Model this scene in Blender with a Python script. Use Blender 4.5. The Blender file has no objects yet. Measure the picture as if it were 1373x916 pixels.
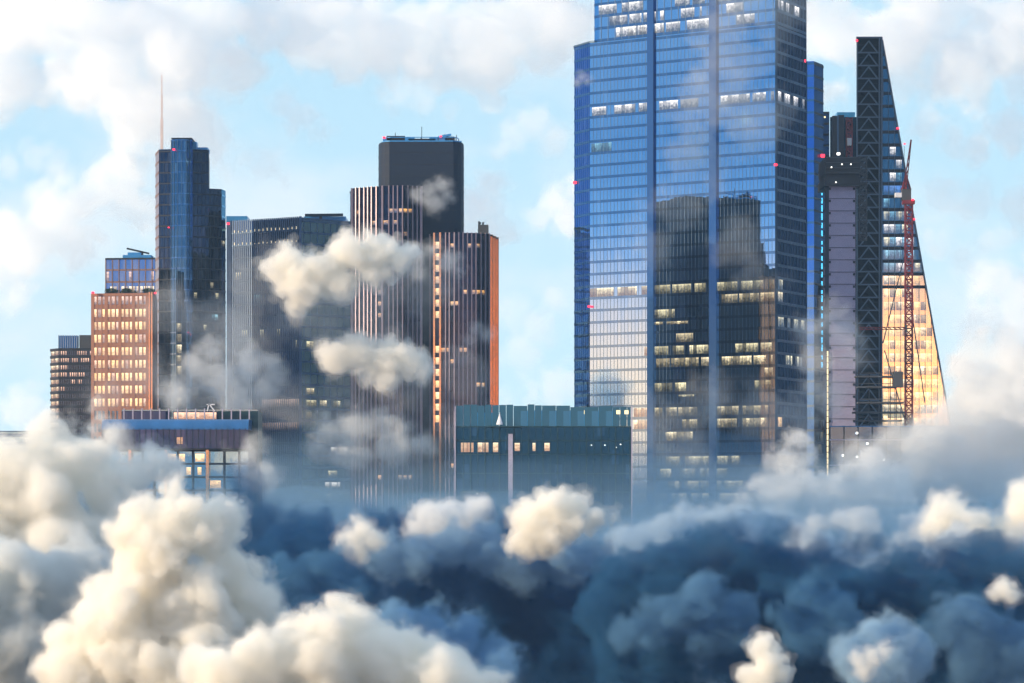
import bpy, bmesh, math, random
import numpy as np
from mathutils import Vector
# ------------------------------------------------------------------ scene, camera, units (metres)
sc = bpy.context.scene
C = sc.collection
F = 3814.0; HC = 120.0; HY = 680.0; CX = 686.5
R = math.radians
def at(px, py, Y): return ((px-CX)/F*Y, Y, HC+(HY-py)/F*Y)
def xat(px, Y): return (px-CX)/F*Y
def zat(py, Y): return HC+(HY-py)/F*Y
def P(px, Y): return ((px-CX)/F*Y, Y)

cam = bpy.data.cameras.new('camera'); camo = bpy.data.objects.new('camera', cam); C.objects.link(camo); sc.camera = camo
camo.location = (0, 0, HC); camo.rotation_euler = (math.pi/2, 0, 0)
cam.lens = 100; cam.sensor_width = 36; cam.shift_y = 222/1373; cam.clip_end = 90000

# ------------------------------------------------------------------ sun and sky
SE, SH = 16.0, 247.0
sunv = Vector((math.sin(R(SH))*math.cos(R(SE)), math.cos(R(SH))*math.cos(R(SE)), math.sin(R(SE))))
L = bpy.data.lights.new('sun', 'SUN'); L.energy = 4.4; L.angle = R(.5); L.color = (1, .77, .50)
suno = bpy.data.objects.new('sun', L); C.objects.link(suno); suno.rotation_euler = sunv.to_track_quat('Z', 'Y').to_euler()

w = bpy.data.worlds.new('World'); sc.world = w; w.use_nodes = True
nt = w.node_tree; N = nt.nodes; LK = nt.links
bg = N['Background']
def math_(op, a, b=None, c=None, clamp=False, tree=None):
    t = tree or nt
    n = t.nodes.new('ShaderNodeMath'); n.operation = op; n.use_clamp = clamp
    for i, x in enumerate((a, b, c)):
        if x is None: continue
        if isinstance(x, (int, float)): n.inputs[i].default_value = x
        else: t.links.new(x, n.inputs[i])
    return n.outputs[0]
def smooth(x, a, b, tree=None):
    t = tree or nt
    n = t.nodes.new('ShaderNodeMapRange'); n.interpolation_type = 'SMOOTHSTEP'
    n.inputs[1].default_value = a; n.inputs[2].default_value = b
    t.links.new(x, n.inputs[0]); return n.outputs[0]
def mix_(f, a, b, tree=None, mode='MIX'):
    t = tree or nt
    n = t.nodes.new('ShaderNodeMix'); n.data_type = 'RGBA'; n.blend_type = mode
    for s, x in ((n.inputs[0], f), (n.inputs[6], a), (n.inputs[7], b)):
        if isinstance(x, (int, float)): s.default_value = x
        elif isinstance(x, tuple): s.default_value = (*x, 1) if len(x) == 3 else x
        else: t.links.new(x, s)
    return n.outputs[2]
sk = N.new('ShaderNodeTexSky'); sk.sky_type = 'NISHITA'; sk.sun_disc = False
sk.sun_elevation = R(SE); sk.sun_rotation = R(SH); sk.ozone_density = 3; sk.dust_density = .2; sk.altitude = 300
tc = N.new('ShaderNodeTexCoord'); sep = N.new('ShaderNodeSeparateXYZ'); LK.new(tc.outputs['Generated'], sep.inputs[0])
X, Yc, Z = sep.outputs
hl = math_('SQRT', math_('SUBTRACT', 1.0001, math_('MULTIPLY', Z, Z)))
def toward(h): # cosine of the heading difference
    return math_('DIVIDE', math_('ADD', math_('MULTIPLY', X, math.sin(R(h))), math_('MULTIPLY', Yc, math.cos(R(h)))), hl)
# twilight sky: pale blue ahead, deeper blue behind, paler overhead as added fill for the clouds, dusk blue in the east, a sunset band in the west and south
deep = mix_(smooth(Z, .17, .42), (.026, .20, .50), (.62, .80, 1.0))
east = math_('MULTIPLY', smooth(toward(112), .35, .9), smooth(Z, .42, .2))
sky = mix_(east, deep, (.018, .05, .115))
west = smooth(toward(228), -.25, .45)
band = mix_(smooth(Z, .035, .105), (2.2, 1.06, .62), (.22, .42, .78))
sky = mix_(math_('MULTIPLY', west, smooth(Z, .130, .075)), sky, band)
ahead = math_('MULTIPLY', smooth(toward(0), .62, .88), smooth(Z, .62, .22))
pale = mix_(smooth(Z, -.01, .17), (.62, .86, .98), (.52, .78, .94))
sky = mix_(ahead, sky, pale)
# thin high cloud
mp = N.new('ShaderNodeMapping'); LK.new(tc.outputs['Generated'], mp.inputs[0]); mp.inputs['Scale'].default_value = (1, 1, 1.7)
no = N.new('ShaderNodeTexNoise'); no.inputs['Scale'].default_value = 9; no.inputs['Detail'].default_value = 7; no.inputs['Roughness'].default_value = .52
LK.new(mp.outputs[0], no.inputs['Vector'])
ci = math_('MULTIPLY', smooth(no.outputs[0], .46, .68), mix_(ahead, (.22, .22, .22), (.75, .75, .75)))
sky = mix_(ci, sky, mix_(ahead, mix_(.6, sky, (.75, .75, .78)), (.86, .92, .96)))
sky = mix_(smooth(Z, .0, -.03), sky, (.03, .07, .12))
sky = mix_(.012, sky, sk.outputs[0], mode='ADD')
LK.new(sky, bg.inputs[0]); bg.inputs[1].default_value = .80

cy = sc.cycles
cy.max_bounces = 22; cy.volume_bounces = 18; cy.diffuse_bounces = 2; cy.glossy_bounces = 4; cy.use_denoising = True
cy.use_adaptive_sampling = True; cy.adaptive_threshold = .035; cy.sample_clamp_indirect = 6; cy.caustics_reflective = False
vs = sc.view_settings; vs.view_transform = 'Standard'; vs.look = 'None'; vs.gamma = 1; vs.exposure = 0.36

# ------------------------------------------------------------------ objects
def link(name, me, parent=None, mat=None):
    o = bpy.data.objects.new(name, me); C.objects.link(o); o.parent = parent
    if mat is not None: me.materials.append(mat)
    return o
def thing(name, label, cat, loc=(0, 0, 0), group=None):
    o = bpy.data.objects.new(name, None); C.objects.link(o); o.location = loc
    o.empty_display_size = 5
    o['label'] = label; o['category'] = cat
    if group: o['group'] = group
    THINGS[o.name] = Vector(loc); return o
THINGS = {}
def setting(o, kind): o['kind'] = kind; return o
def loc_of(parent):
    v = Vector((0, 0, 0))
    while parent is not None: v += Vector(parent.location); parent = parent.parent
    return v
def mesh(name, verts, faces, parent, mat, uvs=None):
    o3 = loc_of(parent)
    me = bpy.data.meshes.new(name)
    me.from_pydata([(v[0]-o3.x, v[1]-o3.y, v[2]-o3.z) for v in verts], [], faces)
    if uvs:
        ul = me.uv_layers.new(name='UVMap')
        flat = [c for fu in uvs for c in fu]
        for i, c in enumerate(flat): ul.data[i].uv = c
    return link(name, me, parent, mat)
def offs(pts, d):
    """offset an open plan line towards the camera side by d, mitred"""
    ns = []
    for a, b in zip(pts, pts[1:]):
        l = math.hypot(b[0]-a[0], b[1]-a[1]); ns.append(((b[1]-a[1])/l, -(b[0]-a[0])/l))
    out = []
    for i, p in enumerate(pts):
        n0 = ns[max(i-1, 0)]; n1 = ns[min(i, len(ns)-1)]
        m = (n0[0]+n1[0], n0[1]+n1[1]); k = d*2/(m[0]**2+m[1]**2) if m[0]**2+m[1]**2 > .4 else d
        out.append((p[0]+m[0]*k, p[1]+m[1]*k))
    return out
def strip(name, pts, z0, z1, o0, o1, parent, mat, pane=1.5, sto=1.0, u0=0., v0=None):
    """solid band following a plan line, between offsets o0 (inside) and o1 (outside)"""
    A = offs(pts, o1); B = offs(pts, o0); n = len(pts)
    V = [(*p, z) for z in (z0, z1) for p in A] + [(*p, z) for z in (z0, z1) for p in B]
    Fs = []; U = []; u = u0
    va, vb = (z0/sto, z1/sto) if v0 is None else (v0, v0+1)
    for i in range(n-1):
        l = math.dist(pts[i], pts[i+1])/pane
        Fs.append((i, i+1, n+i+1, n+i)); U.append([(u, va), (u+l, va), (u+l, vb), (u, vb)])
        Fs.append((2*n+i+1, 2*n+i, 3*n+i, 3*n+i+1)); U.append([(u+l, va), (u, va), (u, vb), (u+l, vb)])
        Fs.append((n+i, n+i+1, 3*n+i+1, 3*n+i)); U.append([(u, vb), (u+l, vb), (u+l, vb), (u, vb)])
        Fs.append((i+1, i, 2*n+i, 2*n+i+1)); U.append([(u+l, va), (u, va), (u, va), (u+l, va)])
        u += l
    Fs.append((0, n, 3*n, 2*n)); U.append([(u0, va)]*4)
    Fs.append((n-1, 3*n-1, 4*n-1, 2*n-1)); U.append([(u, va)]*4)
    return mesh(name, V, Fs, parent, mat, U)
def prism(name, poly, z0, z1, parent, mat):
    n = len(poly); ar = sum(poly[i-1][0]*poly[i][1]-poly[i][0]*poly[i-1][1] for i in range(n))
    if ar < 0: poly = poly[::-1]
    V = [(*p, z0) for p in poly]+[(*p, z1) for p in poly]
    Fs = [tuple(range(n))[::-1], tuple(range(n, 2*n))]+[(i, (i+1) % n, n+(i+1) % n, n+i) for i in range(n)]
    return mesh(name, V, Fs, parent, mat)
def boxes(name, bs, parent, mat, rot=0.):
    """one part made of axis-aligned boxes (x0,x1,y0,y1,z0,z1)"""
    V = []; Fs = []
    for (x0, x1, y0, y1, z0, z1) in bs:
        k = len(V)
        V += [(x0, y0, z0), (x1, y0, z0), (x1, y1, z0), (x0, y1, z0), (x0, y0, z1), (x1, y0, z1), (x1, y1, z1), (x0, y1, z1)]
        Fs += [tuple(k+i for i in f) for f in ((3, 2, 1, 0), (4, 5, 6, 7), (0, 1, 5, 4), (1, 2, 6, 5), (2, 3, 7, 6), (3, 0, 4, 7))]
    return mesh(name, V, Fs, parent, mat)
def bars(name, segs, r, parent, mat):
    """one part made of square bars between points"""
    V = []; Fs = []
    for a, b in segs:
        a = Vector(a); b = Vector(b); d = (b-a).normalized()
        s = d.cross(Vector((0, 0, 1)) if abs(d.z) < .9 else Vector((0, 1, 0))).normalized()*r; t = d.cross(s).normalized()*r
        k = len(V)
        for q in (a, b): V += [q+s+t, q-s+t, q-s-t, q+s-t]
        Fs += [tuple(k+i for i in f) for f in ((3, 2, 1, 0), (4, 5, 6, 7), (0, 1, 5, 4), (1, 2, 6, 5), (2, 3, 7, 6), (3, 0, 4, 7))]
    return mesh(name, V, Fs, parent, mat)
def fin(name, p, nrm, z0, z1, wd, o0, o1, parent, mat):
    n = Vector((nrm[0], nrm[1])); t = Vector((-n.y, n.x))*wd/2; p = Vector(p)
    q = [p+n*o0-t, p+n*o0+t, p+n*o1+t, p+n*o1-t]
    return prism(name, [(v.x, v.y) for v in q], z0, z1, parent, mat)
def along(pts, s):
    for a, b in zip(pts, pts[1:]):
        l = math.dist(a, b)
        if s <= l+1e-6:
            f = s/l; return (a[0]+(b[0]-a[0])*f, a[1]+(b[1]-a[1])*f), ((b[1]-a[1])/l, -(b[0]-a[0])/l)
        s -= l
    return b, ((b[1]-a[1])/l, -(b[0]-a[0])/l)
def on_line(pts, px):
    """point and outward normal where the sight line through pixel column px meets a plan line"""
    k = (px-CX)/F
    for a, b in zip(pts, pts[1:]):
        fa = a[0]-k*a[1]; fb = b[0]-k*b[1]
        if fa <= 1e-9 <= fb+2e-9 or (fa <= 0 <= fb):
            f = fa/(fa-fb) if fa != fb else 0
            l = math.dist(a, b); return (a[0]+(b[0]-a[0])*f, a[1]+(b[1]-a[1])*f), ((b[1]-a[1])/l, -(b[0]-a[0])/l)
    e = pts[0] if px < CX+F*pts[0][0]/pts[0][1] else pts[-1]; a, b = (pts[0], pts[1]) if e is pts[0] else (pts[-2], pts[-1])
    l = math.dist(a, b); return e, ((b[1]-a[1])/l, -(b[0]-a[0])/l)
def sub(pts, px0, px1):
    """piece of a plan line between two pixel columns"""
    p0 = on_line(pts, px0)[0]; p1 = on_line(pts, px1)[0]
    mid = [p for p in pts if px0 < CX+F*p[0]/p[1] < px1 and math.dist(p, p0) > .02 and math.dist(p, p1) > .02]
    return [p0]+mid+[p1]

# ------------------------------------------------------------------ materials
def newmat(name):
    m = bpy.data.materials.new(name); m.use_nodes = True; m.node_tree.nodes.remove(m.node_tree.nodes['Principled BSDF']); return m, m.node_tree
def glass(name, tint, base, refl=.6, tilt=.003, var=.25, rough=.015, wav=.0):
    """coated facade glass: a mirror coat over dark rooms, every pane a touch off true"""
    m, t = newmat(name); out = t.nodes['Material Output']
    uv = t.nodes.new('ShaderNodeUVMap'); fl = t.nodes.new('ShaderNodeVectorMath'); fl.operation = 'FLOOR'; t.links.new(uv.outputs[0], fl.inputs[0])
    wn = t.nodes.new('ShaderNodeTexWhiteNoise'); wn.noise_dimensions = '3D'; t.links.new(fl.outputs[0], wn.inputs[0])
    ge = t.nodes.new('ShaderNodeNewGeometry')
    s1 = t.nodes.new('ShaderNodeVectorMath'); s1.operation = 'SUBTRACT'; t.links.new(wn.outputs['Color'], s1.inputs[0]); s1.inputs[1].default_value = (.5, .5, .5)
    s2 = t.nodes.new('ShaderNodeVectorMath'); s2.operation = 'MULTIPLY_ADD'; t.links.new(s1.outputs[0], s2.inputs[0]); s2.inputs[1].default_value = (tilt*2,)*3; t.links.new(ge.outputs['Normal'], s2.inputs[2])
    # slow bowing of the panes
    nz = t.nodes.new('ShaderNodeTexNoise'); nz.inputs['Scale'].default_value = .8; nz.inputs['Detail'].default_value = 1; t.links.new(uv.outputs[0], nz.inputs['Vector'])
    s3 = t.nodes.new('ShaderNodeVectorMath'); s3.operation = 'SUBTRACT'; t.links.new(nz.outputs['Color'], s3.inputs[0]); s3.inputs[1].default_value = (.5, .5, .5)
    s4 = t.nodes.new('ShaderNodeVectorMath'); s4.operation = 'MULTIPLY_ADD'; t.links.new(s3.outputs[0], s4.inputs[0]); s4.inputs[1].default_value = (tilt*3,)*3; t.links.new(s2.outputs[0], s4.inputs[2])
    nn = t.nodes.new('ShaderNodeVectorMath'); nn.operation = 'NORMALIZE'; t.links.new(s4.outputs[0], nn.inputs[0])
    v = math_('ADD', math_('MULTIPLY', wn.outputs['Value'], var), 1-var/2, tree=t)
    tintn = mix_(1.0, tint, (1, 1, 1), t, 'MULTIPLY')
    cm = t.nodes.new('ShaderNodeVectorMath'); cm.operation = 'SCALE'; t.links.new(tintn, cm.inputs[0]); t.links.new(v, cm.inputs[3])
    gl = t.nodes.new('ShaderNodeBsdfGlossy'); gl.inputs['Roughness'].default_value = rough; t.links.new(cm.outputs[0], gl.inputs[0]); t.links.new(nn.outputs[0], gl.inputs['Normal'])
    df = t.nodes.new('ShaderNodeBsdfDiffuse')
    wn2 = t.nodes.new('ShaderNodeTexWhiteNoise'); wn2.noise_dimensions = '2D'; t.links.new(fl.outputs[0], wn2.inputs[0])
    blind = math_('GREATER_THAN', wn2.outputs[0], .86, tree=t)
    bc = mix_(blind, base, tuple(min(1, b*2.2+.02) for b in base), t); t.links.new(bc, df.inputs[0])
    fr = t.nodes.new('ShaderNodeLayerWeight'); fr.inputs[0].default_value = .25
    f = math_('ADD', refl, math_('MULTIPLY', fr.outputs['Fresnel'], 1-refl, tree=t), clamp=True, tree=t)
    mx = t.nodes.new('ShaderNodeMixShader'); t.links.new(f, mx.inputs[0]); t.links.new(df.outputs[0], mx.inputs[1]); t.links.new(gl.outputs[0], mx.inputs[2])
    t.links.new(mx.outputs[0], out.inputs[0]); return m
def plain(name, col, rough=.6, metal=0., noise=.2, scale=.6, spec=.5):
    m = bpy.data.materials.new(name); m.use_nodes = True; t = m.node_tree; b = t.nodes['Principled BSDF']
    tcn = t.nodes.new('ShaderNodeTexCoord'); n = t.nodes.new('ShaderNodeTexNoise'); n.inputs['Scale'].default_value = scale; n.inputs['Detail'].default_value = 6
    t.links.new(tcn.outputs['Object'], n.inputs['Vector'])
    c = mix_(n.outputs[0], tuple(x*(1-noise) for x in col), tuple(min(1, x*(1+noise)) for x in col), t)
    t.links.new(c, b.inputs['Base Color']); b.inputs['Roughness'].default_value = rough; b.inputs['Metallic'].default_value = metal
    b.inputs['Specular IOR Level'].default_value = spec
    return m
def lit(name, col, st, seed=0., dark=.45, top=.6, low=.16):
    """rooms with the lamps on behind glass: partitions, desks, a row of ceiling lamps"""
    m, t = newmat(name); out = t.nodes['Material Output']
    uv = t.nodes.new('ShaderNodeUVMap'); sp = t.nodes.new('ShaderNodeSeparateXYZ'); t.links.new(uv.outputs[0], sp.inputs[0])
    u, v = sp.outputs[0], sp.outputs[1]
    oi = t.nodes.new('ShaderNodeObjectInfo')
    cb = t.nodes.new('ShaderNodeCombineXYZ'); t.links.new(math_('FLOOR', math_('MULTIPLY', u, 1.0, tree=t), tree=t), cb.inputs[0]); t.links.new(math_('ADD', math_('MULTIPLY', oi.outputs['Random'], 97., tree=t), seed, tree=t), cb.inputs[1])
    wn = t.nodes.new('ShaderNodeTexWhiteNoise'); wn.noise_dimensions = '2D'; t.links.new(cb.outputs[0], wn.inputs[0])
    cb2 = t.nodes.new('ShaderNodeCombineXYZ'); t.links.new(math_('MULTIPLY', u, 1.5, tree=t), cb2.inputs[0]); t.links.new(math_('MULTIPLY', v, 2.6, tree=t), cb2.inputs[1]); t.links.new(math_('MULTIPLY', oi.outputs['Random'], 31., tree=t), cb2.inputs[2])
    nz = t.nodes.new('ShaderNodeTexNoise'); nz.inputs['Scale'].default_value = 1.3; nz.inputs['Detail'].default_value = 3; t.links.new(cb2.outputs[0], nz.inputs['Vector'])
    room = math_('ADD', 1-dark*1.35, math_('MULTIPLY', math_('POWER', wn.outputs[0], 1.4, tree=t), dark*1.6, tree=t), clamp=False, tree=t)
    clutter = math_('ADD', low, smooth(math_('ADD', nz.outputs[0], math_('MULTIPLY', math_('SUBTRACT', v, .4, tree=t), .55, tree=t), tree=t), .30, .78, tree=t), tree=t)
    lamp = math_('MULTIPLY', smooth(v, .80, .86, t), math_('MULTIPLY', top, math_('GREATER_THAN', wn.outputs[0], .3, tree=t), tree=t), tree=t)
    s = math_('ADD', math_('MULTIPLY', room, clutter, tree=t), lamp, tree=t)
    vary = math_('ADD', .5, math_('MULTIPLY', oi.outputs['Random'], .65, tree=t), tree=t)
    em = t.nodes.new('ShaderNodeEmission'); t.links.new(math_('MULTIPLY', math_('MULTIPLY', s, st*.78, tree=t), vary, tree=t), em.inputs[1])
    c = mix_(math_('FRACT', math_('MULTIPLY', oi.outputs['Random'], 7.31, tree=t), tree=t), col, tuple(min(1, x*.85+.12) for x in col), t); t.links.new(c, em.inputs[0])
    gl = t.nodes.new('ShaderNodeBsdfGlossy'); gl.inputs[0].default_value = (.25, .27, .3, 1); gl.inputs['Roughness'].default_value = .02
    ad = t.nodes.new('ShaderNodeAddShader'); t.links.new(em.outputs[0], ad.inputs[0]); t.links.new(gl.outputs[0], ad.inputs[1])
    t.links.new(ad.outputs[0], out.inputs[0]); return m
def lamp(name, col, st):
    m, t = newmat(name); em = t.nodes.new('ShaderNodeEmission'); em.inputs[0].default_value = (*col, 1); em.inputs[1].default_value = st
    t.links.new(em.outputs[0], t.nodes['Material Output'].inputs[0]); return m

rnd = random.Random(7)
def storeys(t, pts, z0, z1, h, sp, gm, sm, pane, band='window_band', slab='floor_band', proud=.12):
    """glazing strip and slab edge for every storey"""
    k = 0; z = z0; lv = []
    while z < z1-.05*h:
        zt = min(z+h, z1)
        strip(slab, pts, z, z+sp, -.2, proud, t, sm, pane, h)
        if zt-z > sp+.1: strip(band, pts, z+sp+.004, zt-.004, -.2, 0, t, gm, pane, h)
        lv.append((z+sp, zt)); z += h
    return lv
def mullions(t, pts, z0, z1, step, wd, depth, mat, name='mullion', start=0., o0=.0):
    tot = sum(math.dist(a, b) for a, b in zip(pts, pts[1:])); s = start
    while s <= tot+1e-3:
        p, n = along(pts, s); fin(name, p, n, z0, z1, wd, o0, depth, t, mat); s += step
def lit_run(t, pts, px0, px1, lv, mat, pane, name='lit_window', o=.06, lo=.0, hi=1.):
    a = lv[0]+(lv[1]-lv[0])*lo+.02; b = lv[0]+(lv[1]-lv[0])*hi-.02
    return strip(name, sub(pts, px0, px1), a, b, .01, o, t, mat, pane, v0=0., u0=rnd.uniform(0, 50)//1)
def level(lv, py, Y):
    """index of the storey seen at pixel row py on a wall at distance Y"""
    z = zat(py, Y)
    return min(range(len(lv)), key=lambda i: abs((lv[i][0]+lv[i][1])/2-z))
def lattice(name, x, y, z0, z1, wd, r, parent, mat, step=None):
    h = wd/2; step = step or wd; segs = []
    cs = [(x-h, y-h), (x+h, y-h), (x+h, y+h), (x-h, y+h)]
    for c in cs: segs.append(((*c, z0), (*c, z1)))
    z = z0; k = 0
    while z < z1-.01:
        zt = min(z+step, z1)
        for i in range(4):
            a, b = cs[i], cs[(i+1) % 4]
            segs.append(((*a, z), (*b, z)))
            segs.append(((*a, z), (*b, zt)) if k % 2 == 0 else ((*b, z), (*a, zt)))
        z = zt; k += 1
    return bars(name, segs, r, parent, mat)
# ------------------------------------------------------------------ palette
M = {}
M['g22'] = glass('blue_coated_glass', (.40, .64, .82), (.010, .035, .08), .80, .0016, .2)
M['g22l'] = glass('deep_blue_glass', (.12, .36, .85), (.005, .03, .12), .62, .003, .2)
M['g22r'] = glass('flank_reflection_tint', (.09, .14, .22), (.006, .012, .025), .2, .004, .4)  # the flank's dark reflection is put into this tint
M['strip22'] = glass('blue_fin_glass', (.045, .14, .30), (.008, .04, .12), .4, .002, .1, .08)
M['slab22'] = glass('blue_grey_spandrel', (.24, .43, .62), (.006, .02, .05), .5, .0016, .1)
M['mul22'] = plain('dusk_blue_mullion', (.05, .11, .19), .5, .2)
M['navy'] = glass('navy_glass', (.20, .33, .52), (.006, .013, .03), .34, .004, .35)
M['black'] = glass('black_glass', (.14, .21, .33), (.004, .008, .018), .28, .004, .4)
M['t42g'] = glass('smoked_glass', (.12, .15, .24), (.006, .008, .014), .24, .005, .6)
M['t42c'] = plain('dark_navy_cladding', (.015, .026, .052), .6, .0, .2, .05, .25)
M['t42s'] = glass('smoked_spandrel', (.09, .11, .18), (.005, .006, .011), .2, .002, .2, .06)
M['steel'] = plain('rosy_steel', (.29, .24, .29), .42, .6)
M['copper'] = plain('copper_and_glow_steel', (.95, .50, .26), .18, 1.)  # copper of the pilasters and columns, also sunset glow as colour on the ribbed tower
M['bay'] = glass('bright_blue_bay_glass', (.12, .28, .44), (.008, .04, .09), .45, .004, .4)
M['b4g'] = glass('slate_blue_glass', (.25, .44, .76), (.014, .03, .065), .55, .004, .35)
M['b4r'] = glass('steel_blue_glass', (.26, .54, .80), (.010, .04, .085), .55, .004, .3)
M['b4s'] = plain('blue_steel_slab', (.06, .12, .23), .5, .4)
M['rib'] = plain('grey_steel_rib', (.10, .16, .28), .5, .4)
M['teal'] = glass('teal_glass', (.016, .095, .24), (.005, .026, .065), .36, .006, .7)
M['tealT'] = glass('clear_teal_balustrade', (.04, .17, .34), (.008, .06, .13), .4, .006, .6)
M['tealS'] = plain('dark_teal_slab', (.02, .06, .075), .4, .3)
M['lilac'] = plain('lilac_stone', (.42, .39, .50), .7)
M['pink'] = plain('pink_granite', (.34, .15, .095), .5)
M['pinkd'] = plain('brown_granite', (.22, .13, .11), .6)
M['dark'] = plain('dark_metal', (.02, .024, .032), .5, .4)
M['dgrey'] = plain('dark_grey_concrete', (.06, .065, .075), .8)
M['conc'] = plain('lilac_concrete', (.30, .28, .40), .85, 0., .12, .35)
M['concd'] = plain('joint_concrete', (.09, .085, .13), .85)
M['red'] = plain('red_paint', (.17, .02, .03), .6)
M['white'] = plain('white_paint', (.75, .76, .8), .5)
M['pole'] = plain('pale_pink_paint', (.78, .66, .64), .5)
M['bluep'] = plain('blue_panel_and_light_tint', (.05, .28, .62), .35, .2)
M['wedge'] = glass('wedge_glass', (.30, .52, .62), (.008, .025, .035), .36, .004, .4)
M['brace'] = plain('blue_grey_brace', (.09, .14, .20), .5, .2)
M['wcore'] = glass('dark_core_glass', (.16, .22, .32), (.016, .026, .044), .35, .006, .4)
M['glowg'] = glass('gold_glow_tint_glass', (1., .80, .48), (.35, .2, .08), .75, .004, .2)  # gold glow of the lower wedge, put into the glass colour
M['eave'] = plain('blue_zinc', (.04, .15, .34), .35, .5, .35, .25)
M['purple'] = glass('violet_glass', (.055, .10, .24), (.03, .02, .045), .35, .006, .5)
M['leaf'] = plain('dark_green_leaf', (.03, .06, .025), .7)
M['Lwhite'] = lit('cool_office_light', (1., .92, .84), 1.15, 0, .5, .7)
M['Lwarm'] = lit('warm_office_light', (1., .82, .48), 1.0, 3, .55, .6)
M['Lpale'] = lit('pale_office_light', (1., .88, .52), .85, 4, .6, .5)
M['Lpink'] = lit('rosy_office_light', (1., .62, .42), .9, 5, .35, .2)
M['Lgold'] = lit('golden_office_light', (1., .58, .20), 1.5, 6, .3, .2, .6)
M['Lamber'] = lit('amber_office_light', (1., .48, .09), 1.0, 7, .4, .2)
M['Lcyan'] = lit('cyan_office_light', (.35, .8, 1.), .6, 8, .5, .4)
M['Lblue'] = lit('blue_office_light', (.12, .35, 1.), 1.2, 9, .5, .3)
M['lcyan'] = lamp('cyan_strip_light', (.1, .62, 1.), 1.6)
M['lyel'] = lamp('yellow_strip_light', (1., .78, .4), 1.6)
M['lred'] = lamp('red_beacon', (1., .03, .06), 3.)
M['lwhite'] = lamp('white_flood_lamp', (1., .97, .9), 3.)
M['lwarm'] = lamp('warm_uplight', (1., .78, .45), 1.5)

def edge_line(pts): return sum(math.dist(a, b) for a, b in zip(pts, pts[1:]))
def lit_row(t, pts, lv, px0, px1, mat, fill=.8, run=(14, 40), gap=(2, 8), lo=0., hi=1., pane=1.5, o=.06):
    x = px0
    while x < px1-2:
        e = min(px1, x+rnd.uniform(*run))
        if rnd.random() < fill and e-x > 2: lit_run(t, pts, x, e, lv, mat, pane, lo=lo, hi=hi, o=o)
        x = e+rnd.uniform(*gap)
def beacon(t, px, py, Y, s=.5): return boxes('beacon', [(xat(px, Y)-s, xat(px, Y)+s, Y-s, Y+s, zat(py, Y)-s*.7, zat(py, Y)+s*.7)], t, M['lred'])
ZB = 86.0   # storeys are detailed down to here, below the cloud tops

# ==== faceted blue skyscraper
T = thing('glass_skyscraper', 'tallest blue glass skyscraper mirroring a dark tower in its facade', 'skyscraper', (60, 1010, 0))
A31 = R(33); Rr = (xat(1040, 985), 985.)
def facade(px):  # on the main mirror facade
    k = (px-CX)/F; c, s = -math.cos(A31), math.sin(A31)
    t = (Rr[0]-k*Rr[1])/(k*s-c); return (Rr[0]+c*t, Rr[1]+s*t)
def hit(p, ang, px):  # from p along plan angle ang to the sight line of px
    c, s = math.cos(ang), math.sin(ang); k = (px-CX)/F
    t = (p[0]-k*p[1])/(k*s-c); return (p[0]+c*t, p[1]+s*t)
f1 = facade(791); f6 = facade(1040)
f0 = hit(f1, R(180-62), 770.); f7 = hit(f6, math.atan2(27, 14.5), 1081.)
main = [f1, f6]; lower = [f0, f1, f6, f7]
zt1 = zat(57, facade(797)[1]); h = 4.35
back = [(f7[0]-4, f7[1]+34), (f0[0]+2, f0[1]+46)]
core = offs(lower, -.3)
prism('core', core+back, 0, zt1-.3, T, M['dark'])
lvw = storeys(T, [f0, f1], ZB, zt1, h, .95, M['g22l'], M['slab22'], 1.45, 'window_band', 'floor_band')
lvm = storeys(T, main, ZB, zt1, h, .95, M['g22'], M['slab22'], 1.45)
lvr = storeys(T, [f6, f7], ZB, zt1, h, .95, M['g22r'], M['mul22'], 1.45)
ut = [hit(facade(803), R(180-50), 797.), facade(803), f6, f7]
prism('core', offs(ut, -.3)+[back[0], (ut[0][0]+6, ut[0][1]+30)], zt1-.3, zt1+66, T, M['dark'])
lvu = storeys(T, ut[:3], zt1+.05, zt1+66, h, .95, M['g22'], M['slab22'], 1.45)
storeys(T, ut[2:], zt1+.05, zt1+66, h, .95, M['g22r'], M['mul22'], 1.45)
mullions(T, main, 40, zt1, 1.45, .075, .12, M['mul22'], start=1.45)
mullions(T, [f0, f1], 40, zt1, 1.45, .12, .16, M['mul22'], start=.7)
mullions(T, ut[1:3], zt1+.1, zt1+66, 2.9, .12, .16, M['mul22'], start=1.)
mullions(T, [f6, f7], 40, zt1+66, 2.9, .14, .18, M['mul22'], start=1.45)
prism('roof_edge', offs([f0, f1, facade(797)], .3)+[back[1]], zt1, zt1+.6, T, M['mul22'])
for a, b, top in ((868, 878, 0), (951, 962, 0)):   # blue glass pilasters that run the whole height, turned a little
    p, q = facade(a), facade(b); n = (-math.sin(A31), -math.cos(A31))
    prism('pilaster', [(p[0]+n[0]*.3, p[1]+n[1]*.3), (q[0]+n[0]*1.1, q[1]+n[1]*1.1), (q[0]-n[0]*.1, q[1]-n[1]*.1), (p[0]-n[0]*.1, p[1]-n[1]*.1)], 20, zt1+66, T, M['strip22'])
prism('corner_post', [(f6[0]-.25, f6[1]-.4), (f6[0]+.5, f6[1]-.1), (f6[0]+.4, f6[1]+.5), (f6[0]-.2, f6[1]+.1)], 20, zt1+66, T, M['mul22'])
Yf = facade(940)[1]
def row22(py, runs, mat, fill=.85, lo=0., hi=.92):
    lv = lvm[level(lvm, py, Yf)]
    for a, b in runs: lit_row(T, main, lv, a, b, mat, fill, pane=1.45, lo=lo, hi=hi)
row22(138, [(794, 813), (824, 872), (884, 936), (966, 1038)], M['Lwhite'], 1.)
row22(193, [(793, 820)], M['Lcyan'], .8)
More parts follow.
